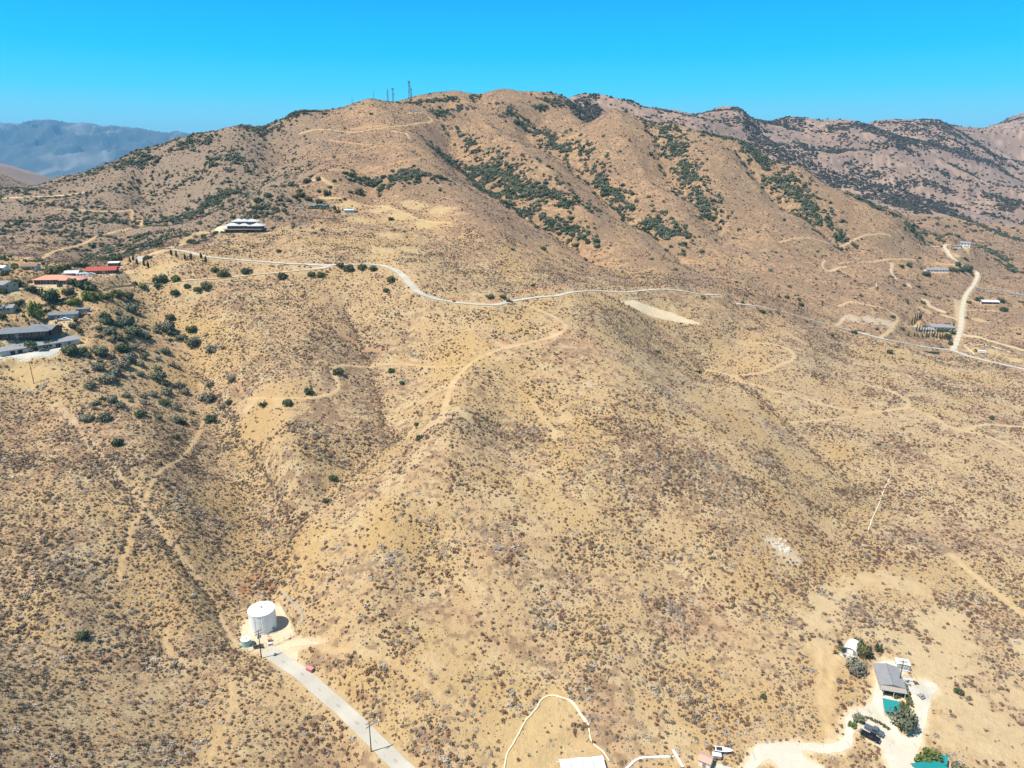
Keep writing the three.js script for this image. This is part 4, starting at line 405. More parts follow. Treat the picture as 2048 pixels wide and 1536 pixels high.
function bush(name, label, cat, x, z, s, tone, group, sy = 1) {
  const k = bushSeed++, r = h2(k, 77), g = new THREE.Group(); g.name = numbered(name); scene.add(g); g.position.set(x, G(x, z) - .05 * s, z); g.rotation.y = r * 6.28; g.scale.set(s, s * sy * (.85 + h2(k, 5) * .3), s);
  const ms = greenMats[tone]; mesh('crown', s > 2.2 ? TREE[k % 4] : BUSH[k % BUSH.length], ms[Math.floor(h2(k, 9) * ms.length)], g); mesh('trunk', BUSH_T[k % 3], M.bark, g); return tag(g, label, cat, group);
}
for (const [x, z, r] of VEG.ravine) bush('oak_bush', 'grey green evergreen bush in ravine beside grey roofed ranch buildings', 'bush', x, z, r * .96, h2(x * 10 | 0, 3) < .12 ? 'dark' : 'blue', 'evergreen bushes filling the ravine below the ranch buildings');
for (const [x, z, r] of VEG.village) bush('garden_tree', 'green garden tree among the hillside houses and walls', 'tree', x, z, r * 1.1, h2(x * 10 | 0, 4) < .35 ? 'dark' : h2(z * 10 | 0, 8) < .25 ? 'bright' : 'olive', 'garden trees among the hillside houses', 1.15);
for (const [x, z, r] of VEG.road) bush('juniper', 'round olive green juniper beside the pale ridge road', 'juniper', x, z, r * 1.12, 'olive', 'junipers along the ridge road');
for (const [x, z, r] of VEG.knoll) bush('scrub_oak', 'dark scrub oak on slope behind the hilltop houses', 'bush', x, z, r * 1.12, h2(x * 10 | 0, 6) < .5 ? 'blue' : 'olive', 'scrub oaks behind the hilltop houses');
for (const [x, z, r] of VEG.slope) bush('lone_juniper', 'lone dark green juniper standing out on the open brown slope', 'juniper', x, z, r * 1.15, 'dark', 'lone junipers on the open slope');
for (const [x, z, r] of VEG.right) bush('yard_tree', 'green yard tree around the houses on the valley road', 'tree', x, z, r * 1.1, h2(x * 10 | 0, 4) < .5 ? 'dark' : 'olive', 'yard trees by the valley road houses', 1.1);
{ // more garden trees around the settlement
  const R = rng(1212); let n = 0; while (n < 95) { const f = 385 + R() * 190, x = -.60 * f - 10 - R() * .16 * f; if (look('n', x, -f) > .1) continue; bush('village_shrub', 'small green shrub or tree between the hillside houses', 'shrub', x, -f, .9 + R() * R() * 2.4, R() < .5 ? 'bright' : R() < .5 ? 'olive' : 'dark', 'shrubs between the hillside houses', 1.1); n++; }
}
{ // oak scrub of the upper hill: dense along the gullies, scattered elsewhere
  const R = rng(909), l = [];
  for (const [w, pts] of STRIPS) { const line = resample(pts, 3.2); for (const [x, z] of line) for (let k = 0; k < w / 1.5; k++) { const o = (R() + R() - 1) * w * 2.4, a = R() * 6.28, px = x + Math.cos(a) * o, pz = z + Math.sin(a) * o; if (fbm(px / 16, pz / 16, 2) > -.22) l.push([px, pz, 1.5 + R() * R() * 3.2, R()]); } }
  for (let i = 0; i < 40000; i++) { // left flank and crest
    const f = 620 + R() * 720, x = (R() * 2 - 1) * .84 * f, lf = smooth(-.22, -.42, x / f), rt = smooth(.22, .4, x / f), n = fbm(x / 60, f / 60, 3), p = .012 + lf * .8 * smooth(-.45, .3, n) + rt * .07 * smooth(0, .5, n) + smooth(950, 1250, f) * .025;
    if (R() < p && look('n', x, -f) < .2) l.push([x, -f, 1.1 + R() * R() * 2.6, R()]);
  }
  const vis = l.filter(inView).sort((a, b) => b[2] / Math.hypot(b[0], b[1]) - a[2] / Math.hypot(a[0], a[1])), chosen = new Set(vis.slice(0, 180));
  for (const [x, z, s, r] of chosen) bush('hill_oak', 'dark oak bush in a gully of the upper hillside', 'bush', x, z, s, r < .7 ? 'dark' : 'blue', 'oak bushes on the upper hillside', .85);
  const small = [1, 2, 3].map((s) => foliage(700 + s, { n: 90, ry: .85, leaf: .34, lumps: 8, tint: .8, wide: .75, ball: .28 }));
  spread('oak_scrub', 'dark oak scrub massed along the hillside gullies', small, white, l.filter((i) => !chosen.has(i)), [...greens.dark, ...greens.blue.slice(0, 3), [.08, .085, .045]]);
  const far = [];
  for (let i = 0; i < 150000; i++) { const f = 1380 + R() * 2100, x = f * (-.3 + R() * 1.15), n = fbm(x / 170, f / 170, 3) + .45 * fbm(x / 45, f / 45, 2); if (x < f * .02 && f < 1500) continue; if (R() < .06 + .94 * smooth(.02, .36, n)) far.push([x, -f, 2 + R() * R() * 4, R()]); }
  spread('far_scrub', 'dark scrub speckling the far hills', [foliage(731, { n: 26, ry: .8, leaf: .6, lumps: 5, tint: .5 })], white, far, [[.070, .068, .046], [.090, .080, .058], [.055, .060, .042]]);
  console.log('oak', l.length, far.length);
}
// ---------------------------------------------------------------- built things
const rt = (base, spread, seed, streak) => gritTex(base, spread, seed, streak);
Object.assign(M, { channel: std(0xffffff, 1, { map: rt([.34, .30, .24], .15, 39) }),
  whitePaint: std(0xffffff, .55, { map: rt([.80, .80, .78], .04, 41) }), tankRoof: std(0xffffff, .6, { map: rt([.84, .84, .82], .03, 43) }), steel: std(lin(.42, .42, .42), .45, { metalness: .6 }), darkSteel: std(lin(.05, .052, .055), .6, { metalness: .3 }),
  tealTank: std(0xffffff, .5, { map: rt([.30, .54, .49], .12, 47) }), wood: std(0xffffff, .95, { map: rt([.085, .060, .042], .25, 51) }), palewood: std(0xffffff, .95, { map: rt([.34, .30, .25], .2, 53) }), redPaint: std(lin(.40, .15, .13), .8), transformer: std(lin(.40, .41, .42), .5),
  greyRoof: std(0xffffff, .95, { map: rt([.24, .235, .24], .14, 57) }), slateRoof: std(0xffffff, .95, { map: rt([.17, .18, .19], .16, 59) }), tealRoof: std(0xffffff, .6, { map: rt([.012, .235, .225], .08, 61) }), orangeRoof: std(0xffffff, .9, { map: rt([.58, .26, .17], .16, 63) }), brickRoof: std(0xffffff, .9, { map: rt([.36, .075, .05], .18, 65) }), pinkRoof: std(0xffffff, .9, { map: rt([.50, .32, .24], .12, 67) }), whiteRoof: std(0xffffff, .7, { map: rt([.66, .66, .62], .08, 69) }), metalRoof: std(0xffffff, .5, { map: rt([.60, .64, .64], .06, 71) }), blueRoof: std(0xffffff, .7, { map: rt([.20, .27, .33], .1, 73) }),
  cream: std(0xffffff, .9, { map: rt([.58, .52, .42], .08, 75) }), stucco: std(0xffffff, .9, { map: rt([.45, .36, .25], .08, 77) }), whiteWall: std(0xffffff, .9, { map: rt([.74, .72, .68], .05, 79) }), navy: std(0xffffff, .85, { map: rt([.045, .055, .085], .12, 81) }), brownWall: std(0xffffff, .9, { map: rt([.085, .055, .04], .15, 83) }), greyWall: std(0xffffff, .9, { map: rt([.26, .25, .24], .1, 85) }), charcoal: std(0xffffff, .85, { map: rt([.05, .05, .055], .12, 87) }), blueWall: std(0xffffff, .8, { map: rt([.30, .42, .52], .08, 89) }),
  glass: new THREE.MeshPhysicalMaterial({ color: lin(.025, .03, .04), roughness: .08, metalness: 0, clearcoat: 1 }), frame: std(lin(.62, .62, .6), .6), door: std(lin(.30, .24, .18), .8), garageDoor: std(lin(.62, .60, .55), .8), solar: std(lin(.012, .02, .06), .25, { metalness: .3 }), rock: std(0xffffff, 1, { map: rt([.17, .13, .10], .3, 93) }), straw: std(0xffffff, 1, { map: rt([.66, .57, .40], .12, 95) }), tyre: std(lin(.02, .02, .02), .95), rim: std(lin(.35, .35, .36), .4, { metalness: .7 }), blackPaint: std(lin(.012, .014, .018), .28, { metalness: .2 }), greyPaint: std(lin(.13, .15, .18), .3, { metalness: .3 }), whiteVehicle: std(lin(.75, .75, .74), .35), water: new THREE.MeshPhysicalMaterial({ color: lin(.03, .38, .55), roughness: .06 }), blueTarp: std(lin(.52, .62, .72), .6), yellow: std(lin(.55, .36, .04), .6), lamp: std(lin(.7, .7, .68), .3), tail: std(lin(.4, .02, .02), .4),
});
function thing(name, label, category, [x, z], yaw = 0, group, y) { const g = new THREE.Group(); g.name = numbered(name); scene.add(g); g.position.set(x, y ?? G(x, z), z); g.rotation.y = yaw; return tag(g, label, category, group); }
const boxG = (w, h, d, x = 0, y = 0, z = 0, ry = 0, rx = 0, rz = 0) => { const g = new THREE.BoxGeometry(w, h, d); if (rz) g.rotateZ(rz); if (rx) g.rotateX(rx); if (ry) g.rotateY(ry); g.translate(x, y + h / 2, z); return g; };
const cylG = (r0, r1, h, x = 0, y = 0, z = 0, n = 16, rx = 0, rz = 0) => { const g = new THREE.CylinderGeometry(r1, r0, h, n); g.translate(0, h / 2, 0); if (rx) g.rotateX(rx); if (rz) g.rotateZ(rz); g.translate(x, y, z); return g; };
const barG = (a, b, r, n = 5) => { const A = new THREE.Vector3(...a), d = new THREE.Vector3(...b).sub(A), g = new THREE.CylinderGeometry(r, r, d.length(), n, 1); g.applyQuaternion(new THREE.Quaternion().setFromUnitVectors(UP, d.clone().normalize())); g.translate(A.x + d.x / 2, A.y + d.y / 2, A.z + d.z / 2); return g; };
const extr = (pts, len, bevel = 0) => { const s = new THREE.Shape(pts.map(([a, b]) => new THREE.Vector2(a, b))); const g = new THREE.ExtrudeGeometry(s, { depth: len, bevelEnabled: bevel > 0, bevelSize: bevel, bevelThickness: bevel, bevelSegments: 2, steps: 1 }); g.translate(0, 0, -len / 2); return g; };
const metreUV = (g) => { const p = g.attributes.position, n = g.attributes.normal, u = new Float32Array(p.count * 2); for (let i = 0; i < p.count; i++) { const ax = Math.abs(n.getX(i)), ay = Math.abs(n.getY(i)), az = Math.abs(n.getZ(i)); u[i * 2] = ax > ay && ax > az ? p.getZ(i) : p.getX(i); u[i * 2 + 1] = ay > ax && ay > az ? p.getZ(i) : p.getY(i); } g.setAttribute('uv', new THREE.BufferAttribute(u, 2)); return g; };
const part = (parent, name, geo, mat) => mesh(name, metreUV(geo.index ? geo.toNonIndexed() : geo), mat, parent);
// cross-section profiles run along local x
const gableRoof = (w, d, rise, o = .5, t = .22) => { const a = d / 2 + o, q = -o * rise / (d / 2), g = extr([[-a, q], [0, rise], [a, q], [a, q - t], [0, rise - t], [-a, q - t]].reverse(), w + o * 2); g.rotateY(Math.PI / 2); return g; };
const gableWalls = (w, d, h, rise) => { const g = extr([[-d / 2, -.6], [d / 2, -.6], [d / 2, h], [0, h + rise - .05], [-d / 2, h]], w); g.rotateY(Math.PI / 2); return g; };
function hipRoof(w, d, rise, o = .6, t = .2) {
  const W = w / 2 + o, D = d / 2 + o, r = Math.max(.2, W - D), v = [[-W, 0, -D], [W, 0, -D], [W, 0, D], [-W, 0, D], [-r, rise, 0], [r, rise, 0], [-W, -t, -D], [W, -t, -D], [W, -t, D], [-W, -t, D]];
  const f = [[3, 2, 5, 4], [1, 0, 4, 5], [2, 1, 5], [0, 3, 4], [6, 7, 8, 9], [3, 9, 8, 2], [1, 7, 6, 0], [2, 8, 7, 1], [0, 6, 9, 3]], pos = [];
  for (const q of f) for (let k = 2; k < q.length; k++) for (const i of [q[0], q[k - 1], q[k]]) pos.push(...v[i]);
  const g = new THREE.BufferGeometry(); g.setAttribute('position', new THREE.Float32BufferAttribute(pos, 3)); g.computeVertexNormals(); return g;
}
const shedRoof = (w, d, rise, o = .4, t = .2) => { const a = d / 2 + o, g = extr([[-a, rise], [a, 0], [a, -t], [-a, rise - t]].reverse(), w + o * 2); g.rotateY(Math.PI / 2); g.scale(1, 1, -1); const i = g.attributes.position; for (let k = 0; k < i.count; k += 3) { const A = [i.getX(k), i.getY(k), i.getZ(k)]; i.setXYZ(k, i.getX(k + 1), i.getY(k + 1), i.getZ(k + 1)); i.setXYZ(k + 1, ...A); } g.computeVertexNormals(); return g; };
// openings: side f/b/l/r, offset along the wall, width, height, sill height
function opening(t, name, side, w, d, off, ow, oh, oy, frameM = M.frame, paneM = M.glass) {
  const ry = { f: 0, r: Math.PI / 2, b: Math.PI, l: -Math.PI / 2 }[side], dist = side === 'f' || side === 'b' ? d / 2 : w / 2;
  const fr = part(t, name, boxG(ow + .2, oh + .2, .12), frameM); fr.rotation.y = ry; fr.position.set(Math.sin(ry) * dist + Math.cos(ry) * off, oy - .1, Math.cos(ry) * dist - Math.sin(ry) * off);
  part(fr, name === 'window' ? 'pane' : 'panel', boxG(ow, oh, .06, 0, .1, .05), paneM); return fr;
}
function building({ name, label, cat = 'house', at, yaw = 0, w, d, h, roof = 'gable', rise = 1.2, over = .6, wall, top, wins = [], doors = [], group, y, chimney }) {
  const t = thing(name, label, cat, at, yaw, group, y);
  part(t, 'walls', roof === 'gable' ? gableWalls(w, d, h, rise) : boxG(w, h + .6, d, 0, -.6, 0), wall);
  const rg = roof === 'gable' ? gableRoof(w, d, rise, over) : roof === 'hip' ? hipRoof(w, d, rise, over) : roof === 'shed' ? shedRoof(w, d, rise, over) : boxG(w + over * 2, .3, d + over * 2, 0, -.05, 0);
  rg.translate(0, h + .06, 0); const r = part(t, 'roof', rg, top);
  if (chimney) part(r, 'chimney', boxG(.8, 1.3, .8, chimney[0], h + rise * .5, chimney[1]), M.greyWall);
  for (const [s, off, ow = 1.4, oh = 1.1, oy = 1] of wins) opening(t, 'window', s, w, d, off, ow, oh, oy);
  for (const [s, off, ow = .95, oh = 2.05, m = M.door] of doors) opening(t, 'door', s, w, d, off, ow, oh, .02, M.frame, m);
  return t;
}
// --- water tank yard
{
  const stain = (() => { // rust and dirt streaks run down from the rim where the photograph shows them
    const w = 512, h = 128, d = new Uint8Array(w * h * 4);
    for (let j = 0; j < h; j++) for (let i = 0; i < w; i++) {
      const a = i / w, down = 1 - j / h; let s = .06 * (h2(i * 3, j) - .5) + .1 * Math.max(0, fbm(a * 30, down * 2, 3));
      const band = smooth(.022, .0, Math.abs(a - .055)) + smooth(.03, 0, Math.abs(a - .955)) * .9 + smooth(.012, 0, Math.abs(a - .02)) * .8; s += band * .95 * Math.max(0, .35 + noise(a * 260, down * 3) * .9);
      const o = (j * w + i) * 4; d[o] = toS(.79 - s * .55); d[o + 1] = toS(.79 - s * .57); d[o + 2] = toS(.785 - s * .6); d[o + 3] = 255;
    }
    const t = new THREE.DataTexture(d, w, h); t.colorSpace = THREE.SRGBColorSpace; t.magFilter = THREE.LinearFilter; t.wrapS = THREE.RepeatWrapping; t.needsUpdate = true; return t;
  })();
  const t = thing('water_tank', 'large white steel water tank with streaked side in gravel yard', 'water tank', AT.tank), R = 4.95, H = 8.2;
  const sh = new THREE.CylinderGeometry(R, R, H + .3, 72, 1, true); sh.translate(0, H / 2 - .15, 0); mesh('shell', sh, std(0xffffff, .5, { map: stain }), t);
  const roof = part(t, 'roof', new THREE.LatheGeometry([[R + .14, H - .16], [R + .16, H + .02], [R + .02, H + .1], [R * .6, H + .42], [.01, H + .62]].map(([a, b]) => new THREE.Vector2(a, b)), 72), M.tankRoof);
  part(roof, 'vent', mergeGeometries([cylG(.24, .24, .5, 0, H + .55, 0), cylG(.42, .36, .16, 0, H + 1.02, 0)]), M.steel);
  for (const y of [1.9, 3.9, 5.9]) part(t, 'shell_seam', (() => { const g = new THREE.TorusGeometry(R + .005, .03, 4, 72); g.rotateX(Math.PI / 2); g.translate(0, y, 0); return g; })(), M.whitePaint);
  part(roof, 'hatch', boxG(.8, .18, .8, 2.4, H + .32, 2.6), M.tankRoof);
  const a0 = .38, lad = []; for (const s of [-.24, .24]) lad.push(barG([Math.sin(a0) * (R + .22) + s * Math.cos(a0), .6, Math.cos(a0) * (R + .22) - s * Math.sin(a0)], [Math.sin(a0) * (R + .22) + s * Math.cos(a0), H + .9, Math.cos(a0) * (R + .22) - s * Math.sin(a0)], .05));
  part(t, 'ladder_rail', lad[0], M.whitePaint); part(t, 'ladder_rail', lad[1], M.whitePaint);
  const rungs = []; for (let y = .8; y < H + .8; y += .35) rungs.push(barG([Math.sin(a0) * (R + .22) - .24 * Math.cos(a0), y, Math.cos(a0) * (R + .22) + .24 * Math.sin(a0)], [Math.sin(a0) * (R + .22) + .24 * Math.cos(a0), y, Math.cos(a0) * (R + .22) - .24 * Math.sin(a0)], .03)); part(t, 'rungs', mergeGeometries(rungs), M.whitePaint);
  const hoops = []; for (let y = 2.4; y < H + .8; y += .9) { const g = new THREE.TorusGeometry(.42, .035, 5, 14); g.rotateX(Math.PI / 2); g.translate(Math.sin(a0) * (R + .5), y, Math.cos(a0) * (R + .5)); hoops.push(g); } part(t, 'ladder_cage', mergeGeometries(hoops), M.whitePaint);
  part(t, 'overflow_pipe', mergeGeometries([barG([-1.6, .3, R + .15], [-1.6, H - .2, R + .15 - .0], .09), barG([-1.6, H - .2, R + .15], [-1.5, H, R - .3], .09)]), M.whitePaint);
  const mw = cylG(.5, .5, .3, 0, 0, 0, 20, Math.PI / 2); mw.rotateY(1.15); mw.translate(Math.sin(1.15) * R, 1.1, Math.cos(1.15) * R); part(t, 'manway', mw, M.greyWall);
  part(t, 'base_ring', new THREE.LatheGeometry([[R - .1, .28], [R + .22, .22], [R + .25, -.4], [R - .1, -.4]].map(([a, b]) => new THREE.Vector2(a, b)).reverse(), 72), M.concrete);
  const s = thing('small_water_tank', 'small teal water tank with white lid beside the large tank', 'water tank', AT.tank2);
  part(s, 'shell', cylG(1.75, 1.75, 3.0, 0, -.3, 0, 40), M.tealTank);
  const rf = part(s, 'roof', cylG(1.84, .35, .42, 0, 2.7, 0, 40), M.tankRoof); part(rf, 'hatch', cylG(.32, .32, .22, .3, 3.0, .2, 14), M.greyWall); part(rf, 'rim', (() => { const g = new THREE.TorusGeometry(1.8, .07, 6, 40); g.rotateX(Math.PI / 2); g.translate(0, 2.7, 0); return g; })(), M.whitePaint);
  part(s, 'outlet_pipe', barG([1.7, .35, .4], [3.0, .35, .6], .1), M.steel);
  const k = thing('pump_skid', 'black pump skid with pipework beside the utility pole', 'pump', AT.skid, .3);
  part(k, 'base', boxG(3.2, .3, 2.1), M.darkSteel); part(k, 'motor', cylG(.42, .42, 1.3, -.65, .72, 0, 18, 0, Math.PI / 2), M.darkSteel); part(k, 'pump_casing', cylG(.5, .42, .8, .6, .3, .1, 18), M.darkSteel); part(k, 'control_box', boxG(.8, 1.3, .45, -1.1, .3, -.6), M.darkSteel);
  part(k, 'pipe', mergeGeometries([barG([.6, .7, .1], [.6, .7, 1.3], .13, 8), barG([.6, .7, 1.3], [1.9, .7, 1.3], .13, 8), barG([1.9, .7, 1.3], [1.9, -.2, 1.3], .13, 8)]), M.darkSteel);
  part(k, 'valve_wheel', (() => { const g = new THREE.TorusGeometry(.3, .04, 6, 18); g.rotateX(Math.PI / 2); g.translate(1.2, 1.2, 1.3); return g; })(), M.redPaint); part(k, 'guard_rail', mergeGeometries([barG([-1.5, .3, 1], [-1.5, 1.3, 1], .05), barG([-1.5, 1.3, 1], [.3, 1.3, 1], .05), barG([.3, 1.3, 1], [.3, .3, 1], .05)]), M.darkSteel);
  const v = thing('valve_box', 'red and white valve enclosure in front of the white tank', 'valve box', AT.valve, .35);
  part(v, 'cabinet', boxG(1.5, .9, .9), M.whitePaint); part(v, 'lid', boxG(1.6, .1, 1.0, 0, .9, 0), M.redPaint); part(v, 'door', boxG(1.3, .7, .06, 0, .1, .46), M.redPaint);
  const c = thing('control_cabinet', 'low white cabinet behind the yard fence', 'cabinet', AT.cabinet, .35);
  part(c, 'case', boxG(1.3, .8, .7), M.whitePaint); part(c, 'top', boxG(1.4, .08, .8, 0, .8, 0), M.whitePaint); part(c, 'door', boxG(1.1, .6, .05, 0, .1, .36), M.greyWall);
  const p = thing('standpipe', 'red standpipe at the foot of the white tank', 'pipe', AT.pipe); part(p, 'riser', cylG(.1, .1, 1.6, 0, -.2), M.redPaint); part(p, 'elbow', barG([0, 1.35, 0], [.7, 1.35, .1], .1, 8), M.redPaint); part(p, 'flange', cylG(.2, .2, .08, 0, .9), M.redPaint);
  const r = thing('red_dumpster', 'faded red metal bin beside the tank access road', 'bin', AT.redbox, -.5);
  part(r, 'body', mergeGeometries([boxG(2.6, 1.1, 1.5).toNonIndexed()]), std(lin(.42, .14, .13), .8)); part(r, 'lid', boxG(2.7, .1, 1.6, 0, 1.1, 0, 0, .04), std(lin(.52, .21, .20), .7)); for (const q of [-1, 1]) part(r, 'foot', boxG(.15, .12, 1.4, q, -.12, 0), M.darkSteel);
  FENCES.forEach((pts, i) => { // chain-link: posts, rails and a net of wires
    const f = thing('chain_link_fence', ['chain link fence with gate across the tank yard front', 'chain link fence along the slope side of tank yard'][i], 'fence', [0, 0], 0, undefined, 0), line = resample(pts, i ? 3 : 2.4), top = [], mid = [], net = [];
    line.forEach(([x, z], k) => { const y = G(x, z); part(f, 'post', cylG(.045, .045, 2.3, x, y - .2, z, 6), M.steel); if (k) { const [a, b] = line[k - 1], ya = G(a, b); top.push(barG([a, ya + 2.05, b], [x, y + 2.05, z], .03, 4)); mid.push(barG([a, ya + .12, b], [x, y + .12, z], .015, 3)); for (let q = 0; q < 9; q++) { const u = q / 9, w = (q + 1) / 9; net.push(barG([mix(a, x, u), mix(ya, y, u) + .1, mix(b, z, u)], [mix(a, x, w), mix(ya, y, w) + 2, mix(b, z, w)], .007, 3), barG([mix(a, x, u), mix(ya, y, u) + 2, mix(b, z, u)], [mix(a, x, w), mix(ya, y, w) + .1, mix(b, z, w)], .007, 3)); } } });
    part(f, 'top_rail', mergeGeometries(top), M.steel); part(f, 'tension_wire', mergeGeometries(mid), M.steel); part(f, 'wire_net', mergeGeometries(net), M.steel);
  });
  DITCHES.forEach((pts, i) => { const w = i ? .5 : .9, line = resample(pts, 1.2); const m = mesh('drainage_channel', ribbon(line, w, .12, 5 + i, .03), i ? M.rock : M.channel, scene); tag(m, ['pale concrete drainage channel on slope behind tank', 'dark drainage lip left of the white tank', 'short dark drainage lip above the white tank'][i], 'channel'); });
}
// --- utility poles
function utilityPole(at, label, { h = 12, arms = 1, yaw = 0, can = 0, group } = {}) {
  const t = thing('utility_pole', label, 'utility pole', at, yaw, group); part(t, 'pole', cylG(.2, .12, h + .6, 0, -.6, 0, 10), M.wood);
  for (let a = 0; a < arms; a++) { const y = h - .5 - a * 1.3, arm = part(t, 'crossarm', boxG(2.9, .16, .13, 0, y, .17), M.wood); for (const x of [-1.3, -.6, .6, 1.3]) part(arm, 'insulator', cylG(.07, .05, .24, x, y + .16, .17, 8), M.lamp); part(t, 'brace', mergeGeometries([barG([-.8, y, .15], [0, y - .8, .1], .03), barG([.8, y, .15], [0, y - .8, .1], .03)]), M.wood); }
  for (let c = 0; c < can; c++) { const a = c * 2.1 + .5; part(t, 'transformer', mergeGeometries([cylG(.3, .3, .95, Math.cos(a) * .5, h - 3.4, Math.sin(a) * .5, 14), cylG(.33, .3, .1, Math.cos(a) * .5, h - 2.47, Math.sin(a) * .5, 14)]), M.transformer); }
  return t;
}
utilityPole(AT.pole_tank, 'wooden utility pole with three transformers beside the tank yard', { h: 12.2, arms: 2, can: 3, yaw: .7 });
utilityPole(AT.pole_road, 'wooden utility pole at the edge of the access road', { h: 12, arms: 2, yaw: .8 });
utilityPole(AT.pole_house, 'utility pole rising behind the grey roofed house', { h: 10.5, arms: 2, yaw: -.3, can: 1 });
utilityPole(AT.pole_left, 'utility pole on bare knob below the long stable', { h: 12.5, yaw: .5 });
utilityPole(AT.pole_mid, 'lone utility pole on the brushy left slope', { h: 10.5, yaw: .6 });
utilityPole(AT.pole_a, 'utility pole by the bend below the modern house', { h: 11, yaw: .5 });
utilityPole(AT.pole_b, 'utility pole behind the modern terraced house', { h: 11, yaw: .4 });
utilityPole(AT.pole_c, 'utility pole between the two hilltop houses', { h: 11, arms: 2, yaw: .2 });
utilityPole(AT.pole_d, 'utility pole on the slope above the pale blue shed', { h: 11, yaw: .2 });
for (const n of ['pole_e', 'pole_f', 'pole_g']) utilityPole(AT[n], 'utility pole on the upper hillside beside the dirt switchbacks', { h: 11, yaw: .2, group: 'poles on the upper hillside' });
utilityPole(AT.pole_r, 'utility pole beside the paved side road', { h: 11, yaw: 1 }); utilityPole(AT.pole_t, 'utility pole behind the white hut near the summit', { h: 13, yaw: .2 });
